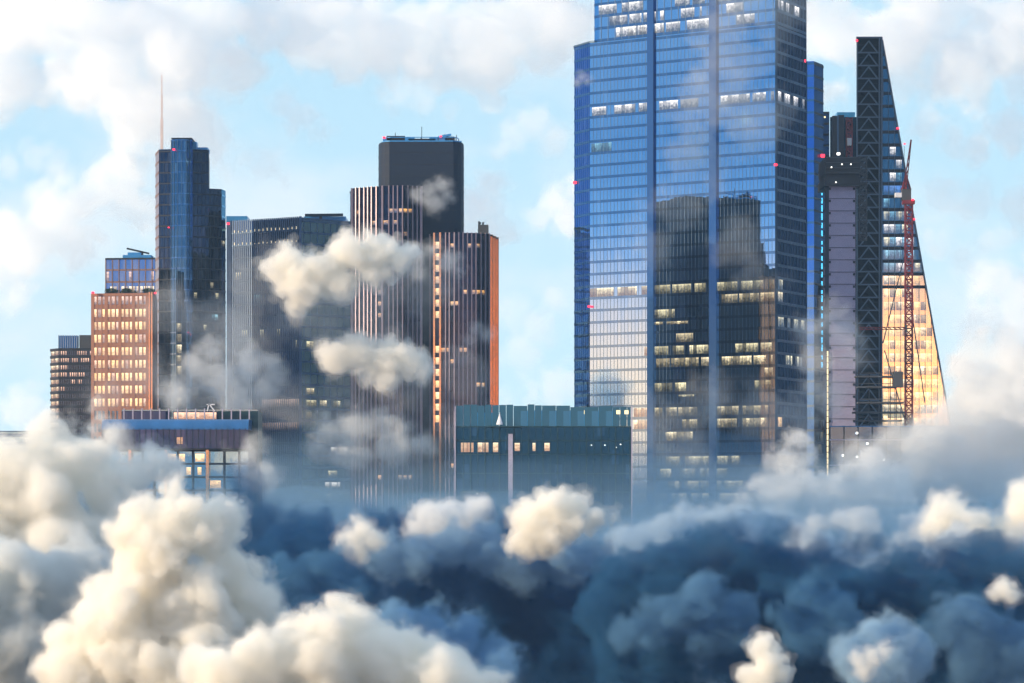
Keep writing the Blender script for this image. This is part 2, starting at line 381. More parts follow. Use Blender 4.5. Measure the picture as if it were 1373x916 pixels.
row22(382, [(791, 866), (866, 1038)], M['Lpale'], 1.)
row22(400, [(930, 1038)], M['Lwarm'], .8)
row22(418, [(868, 945), (990, 1034)], M['Lpale'], .35)
row22(437, [(870, 960)], M['Lwarm'], .3, .6)
row22(470, [(864, 950), (986, 1036)], M['Lpale'], .9)
row22(488, [(880, 954), (968, 1036)], M['Lwarm'], .85)
row22(505, [(970, 1036)], M['Lwarm'], .5)
row22(452, [(866, 948)], M['Lwarm'], .5)
row22(522, [(868, 950), (966, 1034)], M['Lpale'], .5)
row22(591, [(866, 950), (964, 1034)], M['Lwarm'], .6)
row22(609, [(862, 1034)], M['Lpale'], .7)
row22(540, [(870, 1020)], M['Lpale'], .3, .7)
row22(557, [(850, 935), (962, 1030)], M['Lwarm'], .9)
row22(574, [(850, 935), (962, 1030)], M['Lwarm'], .9)
row22(626, [(850, 900), (912, 975), (985, 1034)], M['Lpale'], .85)
row22(643, [(862, 1036)], M['Lpale'], .8)
row22(660, [(852, 1036)], M['Lpale'], .85)
row22(680, [(880, 1000)], M['Lpale'], .8)
row22(697, [(860, 1000)], M['Lpale'], .7)
for py, runs in ((14, [(817, 890), (913, 941), (974, 1000)]), (29, [(826, 890), (921, 952), (988, 1012)]), (46, [(842, 890), (893, 912)]), (-3, [(800, 862), (905, 945), (960, 1036)])):
    lv = lvu[level(lvu, py, Yf)]
    for a, b in runs: lit_row(T, ut[1:3], lv, a, b, M['Lwhite'], .95, pane=1.45)
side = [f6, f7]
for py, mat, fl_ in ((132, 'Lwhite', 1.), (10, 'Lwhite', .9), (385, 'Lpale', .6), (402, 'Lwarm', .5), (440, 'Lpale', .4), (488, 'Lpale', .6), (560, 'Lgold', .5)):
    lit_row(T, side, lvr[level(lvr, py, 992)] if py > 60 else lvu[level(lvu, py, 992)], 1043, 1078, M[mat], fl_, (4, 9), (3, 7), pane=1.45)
# the lower shoulder behind the right flank
s0 = (f7[0]-1.5, f7[1]+3); s1 = hit(s0, R(-8), 1091.5); s2 = hit(s1, R(64), 1104.)
zt2 = zat(82, s1[1])
prism('shoulder', offs([s0, s1, s2], -.3)+[(s2[0]-3, s2[1]+20), (s0[0]-6, s0[1]+30)], 0, zt2-.2, T, M['dark'])
storeys(T, [s0, s1], ZB, zt2, h, .8, M['g22l'], M['slab22'], 1.45)
storeys(T, [s1, s2], ZB, zt2, h, .8, M['black'], M['dark'], 1.45)
for py in range(262, 500, 11): # broken line of cyan lamps down the corner
    p, n = on_line([s1, s2], 1102); z = zat(py, p[1])
    boxes('strip_light', [(p[0]-.2, p[0]+.2, p[1]-.5, p[1]-.1, z, z+rnd.uniform(1.2, 2.4))], T, M['lcyan'])
beacon(T, 1078, 82, f7[1]-1, .6); beacon(T, 1040, 221, 983.8); beacon(T, 1103, 209, s2[1]-2, .7); beacon(T, 770.5, 245, f0[1]-1, .6); beacon(T, 790, 411, f1[1]-1)

# ================================================================== ribbed three-part tower
YT = 924.
T = thing('ribbed_tower', 'stepped dark tower with pale vertical ribs, its smooth navy core rising above two ribbed wings', 'tower', (xat(566, YT), YT+20, 0))
lw = [P(469.5, YT+14), P(474, YT+3), P(512.5, YT-3), P(540, YT-4), P(563, YT-1.5), P(567, YT+3)]
zl = zat(250, YT-3)
hh = 3.75
prism('left_wing', offs(lw, -.3)+[(lw[-1][0], YT+30), (lw[0][0]+2, YT+34)], 0, zl-.8, T, M['dark'])
lvl = storeys(T, lw, ZB, zl-.4, hh, 1.5, M['t42g'], M['t42s'], 1.5, proud=.03)
for px in (473.5, 478, 483, 489, 494, 499, 505.5, 513, 521.6, 527.5, 533.3, 540, 546.3, 552.7, 558.6, 563.4):
    p, n = on_line(lw, px); big = px in (513, 563.4, 473.5)
    fin('rib', p, n, 20, zl+.2, .62 if big else .36, 0, .75 if big else .55, T, M['steel'])
strip('coping', lw, zl-.4, zl+.05, -.6, .2, T, M['t42s'])
# recess between the wings
rec = [P(565, YT+9), P(582, YT+9)]
prism('recess_wall', rec+[P(582, YT+26), P(565, YT+26)], 0, zat(303, YT+9), T, M['lilac'] if 0 else plain('violet_cladding', (.07, .065, .10), .6))
rw = [P(577, YT+4), P(581.5, YT-1.5), P(610, YT-3.5), P(640, YT-2.5), P(656, YT+.5)]
bev = [rw[-1], P(667, YT+14)]
zr = zat(313, YT-2)
prism('right_wing', offs(rw+[bev[1]], -.3)+[(bev[1][0]-2, YT+36), (rw[0][0], YT+30)], 0, zr-.8, T, M['dark'])
lvr2 = storeys(T, rw, ZB, zr-.4, hh, 1.5, M['t42g'], M['t42s'], 1.5, proud=.03)
storeys(T, bev, ZB, zr-.4, hh, .5, M['copper'], M['copper'], 1.5, proud=.06)  # copper colour of bevel and wide ribs stands in for sunset reflection
for px in (577.6, 583, 591, 598, 603, 609.6, 615, 620.7, 626.6, 632.3, 638, 644, 650, 655.3):
    p, n = on_line(rw, px); big = px in (583, 591)
    fin('rib', p, n, 20, zr+.2, .62 if big else .36, 0, .8 if big else .55, T, M['copper'] if big else M['steel'])  # copper colour of the wide ribs stands in for sunset reflection
for px in (659, 663, 666.6):
    p, n = on_line(bev, px); fin('rib', p, n, 20, zr+.2, .4, 0, .5, T, M['copper'])  # copper colour on the bevel stands in for sunset reflection
strip('coping', rw+[bev[1]], zr-.4, zr+.05, -.6, .2, T, M['t42s'])
def lit42(pts, lvs, px0, px1, py, mat=M['Lamber'], lo=.1, hi=.7):
    lit_run(T, pts, px0, px1, lvs[level(lvs, py, YT-2)], mat, 1.5, lo=lo, hi=hi)
for a, b, py in ((522, 533, 279), (535, 539, 280), (541, 552, 279), (476, 481, 279), (499, 505, 300), (514, 521, 300), (528, 533, 298), (541, 546, 315), (507, 512, 385), (507, 512, 405), (507, 512, 418), (507, 512, 520), (507, 512, 640), (534, 552, 640)):
    lit42(lw, lvl, a, b, py)
for py in (330, 342, 356, 371, 386, 402, 418, 461, 473, 487, 501, 516, 530, 545, 560): lit42(rw, lvr2, 584.5, 589.5, py, M['Lgold'], .0, 1.)
for a, b, py in ((604, 609, 327), (627, 632, 328), (639, 643, 330), (621, 626, 391), (633, 650, 391), (604, 615, 402), (616, 626, 470), (604, 609, 480), (639, 650, 516), (592, 603, 472), (605, 632, 622)): lit42(rw, lvr2, a, b, py)
cr = [P(507.5, YT+22), P(507.6, YT+14), P(508.8, YT+10.5), P(511.5, YT+8), P(516, YT+6.6), P(522, YT+6), P(608, YT+6), P(613.5, YT+6.6), P(618, YT+8), P(620.7, YT+10.5), P(621.8, YT+14), P(622, YT+22)]
zc = zat(190, YT+6)
prism('core_tower', cr+[P(621, YT+40), P(509, YT+40)], 0, zc, T, M['t42c'])
lvc = [(zc-hh*k, zc-hh*k+.12) for k in range(1, 40)]
for a, b in lvc[:18]: strip('panel_joint', cr, a, b, -.1, .05, T, M['dark'])
ring = offs(cr, -1.6)
strip('roof_walkway', ring, zc, zc+.5, -1, .9, T, M['bluep'])  # blue light on the roof ring is put into the panel colour
strip('roof_rail', ring, zc+1.5, zc+1.75, -.1, .1, T, M['bluep'])
for k in range(9): 
    p, n = along(ring, edge_line(ring)*(k+.5)/9); fin('rail_post', p, n, zc+.5, zc+1.5, .25, -.1, .1, T, M['dark'])
for k, (px, wd, hg) in enumerate(((520, 3, 1.6), (531, 6, 2.4), (548, 4, 1.8), (566, 9, 1.5), (588, 6, 1.9), (603, 3, 2.2))):
    x = xat(px, YT+12); boxes('plant_box', [(x-wd/2, x+wd/2, YT+10, YT+14, zc, zc+hg)], T, M['dark' if k % 2 else 'bluep'])
for px, top in ((565.5, 170), (530, 178), (612, 181), (596, 180)): bars('aerial', [((xat(px, YT+12), YT+12, zc), (xat(px, YT+12), YT+12, zat(top, YT+12)))], .1, T, M['dark'])
bars('roof_crane_arm', [((xat(588, YT+10), YT+10, zc+2), (xat(605, YT+10), YT+10, zc+2.8)), ((xat(612, YT+10), YT+10, zc), (xat(619, YT+10), YT+10, zc+.5))], .35, T, M['bluep'])
beacon(T, 515, 184.5, YT+8, .4); beacon(T, 591, 183.5, YT+8, .4)
boxes('stair_head', [(xat(641, YT+8), xat(655, YT+8), YT+4, YT+12, zr, zat(303, YT+8))], T, M['dgrey'])
bars('aerial', [((xat(643, YT+8), YT+8, zat(304, YT+8)), (xat(642, YT+8), YT+8, zat(297, YT+8))), ((xat(647, YT+8), YT+8, zat(304, YT+8)), (xat(648, YT+8), YT+8, zat(298, YT+8))), ((xat(642, YT+8), YT+8, zat(299, YT+8)), (xat(645, YT+8), YT+8, zat(299.5, YT+8)))], .3, T, M['dgrey'])

# ================================================================== dark navy tower with the mast
YH = 1040.
T = thing('dark_glass_tower', 'slim dark navy tower with a pale pink mast and a bright blue glass bay', 'tower', (xat(255, YH), YH+15, 0))
ztop = zat(200, YH); zlow = zat(252, YH)
le = [P(208.5, YH+12), P(213, YH+1)]; fl1 = [P(213, YH+1), P(229, YH)]; bayp = [P(229, YH-.2), P(236, YH-2.4), P(250, YH-2.6), P(258, YH-.6)]; fr1 = [P(258, YH), P(280, YH+2)]; fr2 = [P(280, YH+2), P(297, YH+4)]; bl2 = [P(297, YH+4), P(302.5, YH+10)]
prism('core', offs(le, -.3)[:1]+offs(fl1, -.3)[:1]+offs(fr1, -.3)+[P(281, YH+34), P(210, YH+34)], 0, ztop-.2, T, M['dark'])
prism('low_core', [P(279, YH+2.4), P(297, YH+4.4), P(302, YH+10), P(301, YH+32), P(279, YH+32)], 0, zlow-.2, T, M['dark'])
hq = 3.9
storeys(T, le, ZB, ztop, hq, .9, M['steel'], M['pinkd'], 1.2)
l1 = storeys(T, fl1, ZB, ztop, hq, .5, M['black'], M['dark'], 1.2)
lb = storeys(T, bayp, ZB, zat(187.5, YH-2), hq, .45, M['bay'], M['slab22'], 1.2)
l3 = storeys(T, fr1, ZB, ztop, hq, .5, M['black'], M['dark'], 1.2)
l4 = storeys(T, fr2, ZB, zlow, hq, .5, M['black'], M['dark'], 1.2)
l5 = storeys(T, bl2, ZB, zlow, hq, .6, M['bay'], M['slab22'], 1.2)
prism('lift_lantern', [P(231, YH-.5), P(236, YH-2), P(250, YH-2), P(257, YH), P(257, YH+8), P(231, YH+8)], ztop, zat(187, YH), T, M['bay'])
boxes('lantern_cap', [(xat(230.5, YH), xat(258.5, YH), YH-3, YH+9, zat(187, YH), zat(186.2, YH))], T, M['dark'])
boxes('roof_plant', [(xat(261, YH), xat(276, YH), YH+6, YH+14, ztop, ztop+1.4), (xat(256, YH), xat(262, YH), YH+4, YH+8, ztop, ztop+3.2)], T, M['bluep'])
mullions(T, bayp, 20, zat(187.5, YH-2), 1.6, .14, .16, M['mul22'], start=.4)
mullions(T, fl1, 20, ztop, 1.5, .12, .14, M['dark'], start=.5); mullions(T, fr1, 20, ztop, 1.5, .12, .14, M['dark'], start=.5); mullions(T, fr2, 20, zlow, 1.5, .12, .14, M['dark'], start=.5)
def bx_mast(px, y0, y1, Y, r0):
    z0, z1 = zat(y0, Y), zat(y1, Y); zm = z0+(z1-z0)*.5; x = xat(px, Y)
    return bars('mast', [((x, Y, z0), (x, Y, zm)), ((x, Y, zm), (x, Y, z0+(z1-z0)*.8)), ((x, Y, z0+(z1-z0)*.8), (x, Y, z1))], r0, T, M['pole'])
x_, z_ = xat(217, YH+6), ztop
for y0, y1, r in ((200, 160, .48), (160, 128, .32), (128, 100, .18)): bars('mast_section', [((x_, YH+6, zat(y0, YH+6)), (x_, YH+6, zat(y1, YH+6)))], r, T, M['pole'])
for py in (440, 455, 470, 486, 502, 518, 534): lit_run(T, bayp, 237, 244, lb[level(lb, py, YH-2)], M['Lwarm'], 1.2, hi=.9)
for px, py, mt in ((262, 400, 'Lpale'), (286, 419, 'Lcyan'), (290, 419, 'Lcyan'), (284, 380, 'Lwarm'), (275, 436, 'Lpale'), (299, 330, 'Lpale'), (291, 390, 'Lpale')):
    pts, lvs = (fr1, l3) if px < 280 else ((fr2, l4) if px < 297 else (bl2, l5))
    lit_run(T, pts, px-2, px+2, lvs[level(lvs, py, YH)], M[mt], 1.2, lo=.2, hi=.8)
beacon(T, 233, 200.5, YH-4, .4); beacon(T, 226, 305, YH-1, .25)

# ================================================================== pink granite block
YP = 1000.
T = thing('granite_office_block', 'pink granite office block with a grid of glowing amber windows and a copper corner pilaster', 'office block', (xat(165, YP), YP+15, 0))
pf = [P(124, YP+3), P(199, YP)]; zp = zat(393, YP)
prism('core', [P(124.5, YP+3.5), P(209, YP+1), P(211, YP+30), P(126, YP+32)], 0, zp-.2, T, M['pinkd'])
ph = 17.15*YP/F; k = 0; z = zp-.9
for k in range(12):
    zf = zp-.9-(k+1)*ph
    strip('spandrel', pf, zf, zf+1.5, -.2, .18, T, M['pink'] if k not in (2, 5) else M['pink'])
    strip('window_band', pf, zf+1.504, zf+ph-.004, -.2, 0, T, M['navy'], 1.2, ph)
    mt = M['Lamber'] if 1 <= k <= 8 else M['Lpink']
    if k < 9:
        for b in range(4):
            a = 125.8+b*18.4
            for q in range(3): lit_run(T, pf, a+q*5.6, a+q*5.6+4.7, (zf+1.6, zf+ph-.15), M['Lgold'] if k and rnd.random() < .8 else M['Lpink'], 1.2)
for b in range(13): 
    p, n = along(pf, .15+edge_line(pf)*b/12.3); fin('pier', p, n, 20, zp, 1.15 if b % 3 == 0 else .5, 0, .36 if b % 3 == 0 else .26, T, M['pink'])
strip('cornice', pf, zp-.9, zp, -.3, .5, T, M['pink'])
for a, b in ((199.2, 201.2), (202.3, 204.4)): prism('copper_pilaster', [P(a, YP-.9), P(b, YP-.9), P(b, YP+1), P(a, YP+1)], 20, zp+.3, T, M['copper'])
rc = [P(204.6, YP+1), P(209.5, YP+8)]
lp_ = storeys(T, rc, ZB, zp, ph, .7, M['navy'], M['pinkd'], 1.2)
up = [P(141.5, YP+9), P(208, YP+7)]; zu = zat(347, YP+8)
prism('upper_core', offs(up, -.4)+[P(207, YP+28), P(142, YP+28)], zp-.2, zu-.1, T, M['dark'])
uh = (zu-zp)/3
for k in range(3):
    strip('upper_slab', up, zp+k*uh, zp+k*uh+.6, -.2, .15, T, M['pinkd'])
    strip('upper_window_band', up, zp+k*uh+.604, zp+(k+1)*uh-.004, -.2, 0, T, M['b4g'], 1.3, uh)
for px in range(143, 208, 5):
    if rnd.random() < .75: lit_run(T, up, px, px+3.6, (zp+.6, zp+uh*.7), M['Lwarm'], 1.2)
    if rnd.random() < .3: lit_run(T, up, px, px+3.2, (zp+uh+.7, zp+2*uh-.3), M['Lpink'], 1.2)
mullions(T, up, zp, zu, 2.4, .3, .3, M['pinkd'], start=.1)
strip('upper_cornice', up, zu-.3, zu+.3, -.5, .4, T, M['dark'])
boxes('roof_plant', [(xat(166, YP+14), xat(204, YP+14), YP+11, YP+18, zu, zu+1.6), (xat(172, YP+14), xat(190, YP+14), YP+12, YP+16, zu+1.6, zu+2.6)], T, M['bluep'])  # blue light on the roof plant is painted as its colour
bars('cleaning_crane', [((xat(191, YP+12), YP+12, zu), (xat(191, YP+12), YP+12, zu+2.6)), ((xat(170, YP+12), YP+12, zu+4.0), (xat(200, YP+12), YP+12, zu+2.2))], .3, T, M['dark'])
beacon(T, 124.5, 392.5, YP+1, .45); beacon(T, 208, 393, YP+1, .35)
for j, (px, r, lb_) in enumerate(((149, 1.5, 'leftmost clipped dark green shrub on the roof terrace of the granite block'), (170, 1.35, 'middle dark green shrub on the roof terrace of the granite block'), (199, 1.5, 'rightmost dark green shrub on the terrace beside the slim navy tower'))):
    S = thing('terrace_shrub', lb_, 'shrub', (xat(px, YP+4), YP+4, zp), 'shrubs on the roof terrace')
    V = []; Fs = []
    for q in range(420):
        d = Vector((rnd.gauss(0, 1), rnd.gauss(0, 1), rnd.gauss(0, 1))).normalized()*rnd.uniform(.5, 1.)
        c = Vector((xat(px, YP+4)+d.x*r*1.6, YP+4+d.y*r, zp+1.1+d.z*.95)); a = Vector((rnd.gauss(0, 1), rnd.gauss(0, 1), rnd.gauss(0, 1))).normalized()*.22; b_ = a.orthogonal()
        kk = len(V); V += [c-a, c+b_*.6, c+a, c-b_*.6]; Fs.append((kk, kk+1, kk+2, kk+3))
    mesh('foliage', V, Fs, S, M['leaf']); bars('stem', [((xat(px, YP+4), YP+4, zp), (xat(px, YP+4), YP+4, zp+1.2))], .12, S, M['pinkd'])
    boxes('planter', [(xat(px, YP+4)-2.2, xat(px, YP+4)+2.2, YP+3.2, YP+4.8, zp+.02, zp+.45)], S, M['dark'])

# ================================================================== small dark office at the far left
YD = 1090.
T = thing('dark_office_block', 'small black framed office block at the left end of the skyline with cream windows', 'office block', (xat(95, YD), YD+10, 0))
pd_ = [P(68, YD+6), P(79, YD)]; pe = [P(79, YD), P(123.5, YD-1)]; zd = zat(467, YD)
prism('core', [P(68.5, YD+7), P(79, YD+.5), P(124, YD), P(124, YD+30), P(70, YD+32)], 0, zd-.2, T, M['dark'])
dh = 9.6*YD/F; z = zd-dh; j = 0
while z > ZB-10:
    for pts in (pd_, pe):
        strip('floor_band', pts, z+dh-.95, z+dh, -.2, .3, T, M['dark'], v0=0)
        strip('window_band', pts, z+.01, z+dh-.955, -.2, 0, T, M['black'], 1.3, dh)
    if j < 11:
        lit_run(T, pd_, 69, 73.5, (z+.1, z+dh-1.1), M['Lpale'], 1.3); lit_run(T, pd_, 74.5, 78.5, (z+.1, z+dh-1.1), M['Lpale'], 1.3)
        if j < 6: lit_row(T, pe, (z+.1, z+dh-1.1), 80, 123, M['Lpink'], .75 if j < 4 else .4, (5, 14), (1.5, 4), pane=.8)
    z -= dh; j += 1
for px in range(81, 124, 3):
    p, n = on_line(pe, px); fin('mullion', p, n, 40, zd, .35, 0, .22, T, M['dark'])
strip('penthouse_louvre', [P(78, YD+5), P(104, YD+5)], zd, zat(449, YD), -3, 0, T, M['bluep'])
for px in range(79, 105, 3): fin('louvre_post', P(px, YD+5), (0, -1), zd, zat(448.5, YD), .3, 0, .3, T, M['slab22'])
boxes('penthouse', [(xat(104.2, YD), xat(123, YD), YD+4, YD+20, zd, zat(448.5, YD))], T, M['dgrey'])

# ================================================================== slate block with ribs and a glass flank
YB = 1090.
T = thing('slate_office_tower', 'broad slate blue office tower with close steel ribs and gold uplights under its crown', 'office tower', (xat(390, YB), YB+20, 0))
bf = [P(305.5, YB+8), P(312, YB+4), P(403, YB-12)]; bg_ = [P(403, YB-12), P(470, YB+4), P(500, YB+14)]; zb_ = zat(296, YB)
prism('core', offs(bf, -.4)+offs(bg_, -.4)[1:]+[P(498, YB+40), P(308, YB+45)], 0, zb_-.3, T, M['dark'])
bh = 15.6*YB/F
l6 = storeys(T, bf, ZB-.4, zb_-9.6, bh, 1.1, M['b4g'], M['b4s'], 1.4)
l7 = storeys(T, bg_, ZB-.4, zb_-.4, bh, .85, M['b4r'], M['b4s'], 1.6)
zc1 = l6[-1][1]
for a, b in ((zc1, (zc1+zb_)/2), ((zc1+zb_)/2, zb_)):
    strip('crown_screen', bf, a+.5, b-.01, -.6, -.3, T, M['b4g'], 1.4, 4); strip('crown_beam', bf, a, a+.5, -.5, .35, T, M['b4s'])
tot = edge_line(bf); nrib = 38
for k in range(nrib):
    p, n = along(bf, .3+(tot-.6)*k/(nrib-1)); fin('rib', p, n, 30, zb_+.4, .32, 0, .6, T, M['rib'])
    if k % 2 == 0 and k > 2:
        for a in (zc1, (zc1+zb_)/2): boxes('uplight', [(p[0]+.42, p[0]+1.05, p[1]-.55, p[1]-.3, a+.5, a+rnd.uniform(.9, 1.7))], T, M['lwarm'])
strip('roof_edge', bg_, zb_-.4, zb_+.1, -.4, .25, T, M['b4s'])
mullions(T, bg_, 30, zb_, 3.2, .16, .18, M['b4s'], start=1.6)
prism('corner_post', [P(401.5, YB-12.6), P(404.5, YB-12.8), P(404.5, YB-11), P(401.5, YB-11)], 30, zb_+.4, T, M['b4s'])
boxes('lift_house', [(xat(304, YB+14), xat(332, YB+14), YB+12, YB+24, zb_, zat(290.5, YB+14))], T, M['bluep'])
boxes('plant_screen', [(xat(408, YB+10), xat(464, YB+10), YB+8, YB+24, zb_, zat(291, YB+10))], T, M['bluep'])
bars('cleaning_crane', [((xat(430, YB+6), YB+6, zb_), (xat(430, YB+6), YB+6, zat(287, YB))), ((xat(409, YB+6), YB+6, zat(286.5, YB)), (xat(460, YB+6), YB+6, zat(286, YB)))], .5, T, M['dark'])
for a, b, py, mt in ((349, 353, 350, 'Lwarm'), (316, 323, 367, 'Lwarm'), (349, 362, 367, 'Lwarm'), (340, 352, 405, 'Lcyan'), (325, 331, 446, 'Lpale'), (349, 354, 446, 'Lpale'), (372, 376, 446, 'Lpale'), (395, 400, 462, 'Lpale'), (352, 402, 540, 'Lpink'), (312, 350, 556, 'Lpink'), (352, 400, 571, 'Lpink'), (358, 374, 648, 'Lpale')):
    lit_run(T, bf, a, b, l6[level(l6, py, YB-4)], M[mt], 1.4, lo=.1, hi=.9)
for a, b, py, mt in ((411, 420, 460, 'Lpale'), (411, 421, 524, 'Lwarm'), (429, 438, 540, 'Lwarm'), (411, 424, 540, 'Lpale'), (447, 456, 540, 'Lpale'), (411, 418, 556, 'Lpale'), (443, 466, 600, 'Lwhite'), (440, 452, 632, 'Lpale'), (436, 456, 648, 'Lwhite'), (437, 443, 668, 'Lpale')):
    lit_run(T, bg_, a, b, l7[level(l7, py, YB-4)], M[mt], 1.6, lo=.2, hi=.8)
beacon(T, 306, 300, YB+6, .5)

# ================================================================== low block with the rounded blue eaves
YL = 830.
T = thing('barrel_eaved_block', 'low block with a rounded blue zinc eave over a violet overhang and recessed copper columns', 'office block', (xat(250, YL), YL+15, 0))
x0, x1 = xat(136, YL), xat(333, YL); z0, z1, z2 = zat(601, YL), zat(576, YL), zat(562, YL)
n = 10; prof = [(YL, z0), (YL, z1)]+[(YL+3.2*(1-math.cos(math.pi/2*k/n)), z1+(z2-z1)*math.sin(math.pi/2*k/n)) for k in range(1, n+1)]
def loft(name, prof, xs, mat, back, pane=2.):
    V = []; Fs = []; U = []; m = len(prof)
    full = prof+[(back, prof[-1][1]), (back, prof[0][1])]
    for x in xs: V += [(x, a, b) for a, b in full]
    q = len(full)
    for i in range(len(xs)-1):
        for j in range(q):
            jj = (j+1) % q; Fs.append((i*q+j, i*q+jj, (i+1)*q+jj, (i+1)*q+j)); U.append([(xs[i]/pane, j*.4), (xs[i]/pane, j*.4+.39), (xs[i+1]/pane, j*.4+.39), (xs[i+1]/pane, j*.4)])
    Fs.append(tuple(range(q))); U.append([(0, 0)]*q); Fs.append(tuple((len(xs)-1)*q+j for j in range(q))[::-1]); U.append([(0, 0)]*q)
    o = mesh(name, V, [f[::-1] for f in Fs], T, mat, [u[::-1] for u in U])
    return o
xs = [x0+(x1-x0)*k/28 for k in range(29)]
loft('eave_roof', [p for p in prof if p[1] >= z1-.01], xs, M['eave'], YL+30)
strip('overhang_wall', [(x0, YL), (x1, YL)], z0, z1-.02, -.5, 0, T, M['purple'], 2.2, 6)
boxes('soffit', [(x0, x1, YL+.02, YL+28, z0-.35, z0-.02)], T, M['dark'])
for k in range(25):
    x = x0+(x1-x0)*(k+.5)/25; boxes('overhang_seam', [(x-.09, x+.09, YL-.14, YL+.02, z0, z1+.3)], T, M['dark'])
rp = [(xat(138, YL+4), YL+6), (xat(332, YL+4), YL+6)]
l8 = storeys(T, rp, 70, z0-.4, 3.9, .6, M['b4r'], M['dark'], 1.8)
for px in (174, 222, 278): prism('copper_column', [P(px-2, YL+3.5), P(px+2, YL+3.5), P(px+2, YL+5.5), P(px-2, YL+5.5)], 40, z0-.36, T, M['copper'])
for px in (190, 206, 238, 258, 300, 320): prism('column', [P(px-.9, YL+4), P(px+.9, YL+4), P(px+.9, YL+5.5), P(px-.9, YL+5.5)], 40, z0-.36, T, M['dark'])
for a, b, py in ((224, 236, 610), (240, 248, 610), (262, 274, 612), (250, 256, 628), (265, 270, 626), (282, 296, 640)): lit_run(T, rp, a, b, l8[level(l8, py, YL+6)], M['Lgold'], 1.8, lo=.1, hi=.8)
lit_run(T, [(x0, YL), (x1, YL)], 237, 245, (z0+1.2, z0+3.2), M['Lamber'], 2., o=.05)
rf = [P(164, YL+10), P(346, YL+10)]
boxes('roof_house', [(xat(164, YL+10), xat(222, YL+10), YL+10, YL+22, z2, zat(551, YL+10)), (xat(232, YL+10), xat(291, YL+10), YL+10, YL+22, z2, zat(552, YL+10))], T, M['purple'])
strip('lit_screen', [P(233, YL+9.8), P(290, YL+9.8)], z2+.3, zat(553, YL+10), -.1, 0, T, M['Lpink'], 1.5, v0=0)
boxes('roof_house', [(xat(292, YL+12), xat(346, YL+12), YL+12, YL+26, 40, zat(551, YL+10))], T, M['tealS'])
strip('roof_parapet', [P(163, YL+9.6), P(346, YL+9.6)], zat(551, YL+10), zat(549.5, YL+10), -.3, 0, T, M['slab22'])
for px in range(166, 346, 12): boxes('parapet_post', [(xat(px, YL+9)-.18, xat(px, YL+9)+.18, YL+9.2, YL+9.55, z2, zat(547.5, YL+9))], T, M['lilac'])
bars('roof_bracket', [((xat(278, YL+9), YL+9, zat(550, YL)), (xat(280, YL+9), YL+9, zat(540, YL))), ((xat(280, YL+9), YL+9, zat(540, YL)), (xat(288, YL+9), YL+9, zat(550, YL))), ((xat(277, YL+9), YL+9, zat(541, YL)), (xat(288, YL+9), YL+9, zat(541, YL)))], .16, T, M['white'])

# ================================================================== teal block
YG = 800.
T = thing('teal_glass_block', 'low teal glass block before the ribbed tower, with a lilac pillar', 'office block', (xat(728, YG), YG+15, 0))
gf = [P(610.5, YG), P(684, YG-1), P(847, YG)]; zg = zat(571.5, YG)
prism('core', offs(gf, -.4)+[P(845, YG+40), P(612, YG+40)], 0, zg-.1, T, M['dgrey'])
rows = [571.5, 590, 608.5, 634, 659, 684, 709, 734]
for i, py in enumerate(rows[:-1]):
    za, zb2 = zat(rows[i+1], YG), zat(py, YG)
    strip('floor_band', gf, zb2-.35, zb2, -.2, .1, T, M['tealS']); strip('window_band', gf, za+.01, zb2-.355, -.2, 0, T, M['teal'], 2., 4)
p_ = 611.5; k = 0
while p_ < 846:
    p, n = on_line(gf, p_); fin('mullion', p, n, 30, zg, .3 if k % 2 == 0 else .16, 0, .3 if k % 2 == 0 else .16, T, M['tealS']); p_ += 9.72; k += 1
for (a, b) in ((618, 626), (626.5, 635), (640, 647), (648, 655), (661, 668)): lit_run(T, gf, a, b, (zat(606.5, YG), zat(593.5, YG)), M['Lpale'], 2.)
for (a, b) in ((690, 697), (714, 718), (730, 737)): lit_run(T, gf, a, b, (zat(605, YG), zat(594, YG)), M['Lpale'], 2.)
for px, py in ((793, 597), (811, 597), (832, 596), (826, 600), (640, 662), (650, 665)):
    p, n = on_line(gf, px); boxes('ceiling_lamp', [(p[0]-.15, p[0]+.15, p[1]-.12, p[1]-.02, zat(py, YG)-.12, zat(py, YG)+.12)], T, M['lwhite'])
for (a, b, c, d) in ((755, 618, 757, 624), (763, 613, 764.5, 619)):
    bars('neon_tube', [((xat(a, YG), YG-.35, zat(d, YG)), (xat(c, YG), YG-.35, zat(b, YG)))], .12, T, M['lred'])
prism('pillar', [P(681.5, YG-1.8), P(687.5, YG-1.8), P(687.5, YG-.5), P(681.5, YG-.5)], 30, zat(582, YG), T, M['lilac'])
for a, b in ((609.5, 611), (846.3, 848)): prism('edge_pillar', [P(a, YG-.7), P(b, YG-.7), P(b, YG+1), P(a, YG+1)], 30, zat(545, YG), T, M['lilac'])
p_ = 611.5; k = 0
while p_ < 845:
    e = min(p_+rnd.choice((9.6, 9.6, 19)), 846); tp = 543+rnd.uniform(-1., 1.6)+(1.5 if p_ > 760 else 0)
    strip('balustrade_panel', sub(gf, p_+.3, e-.3), zg+.02, zat(tp, YG), -.12, 0, T, M['tealT'], 2., 7); p_ = e; k += 1
boxes('terrace_house', [(xat(640, YG+10), xat(668, YG+10), YG+6, YG+20, zg-.05, zat(552, YG)), (xat(690, YG+10), xat(830, YG+10), YG+9, YG+24, zg-.05, zat(549, YG))], T, M['bluep'])
for px in (664, 730, 779, 785, 797, 829, 840): boxes('terrace_lamp', [(xat(px, YG)-.55, xat(px, YG)+.55, YG-.2, YG-.06, zat(552.5, YG)-.6, zat(552.5, YG)+.5)], T, M['lyel'] if px != 730 else M['lwhite'])
S = thing('white_parasol', 'small closed white parasol on the terrace of the teal block', 'parasol', (xat(670, YG-2.6), YG-2.6, zg))
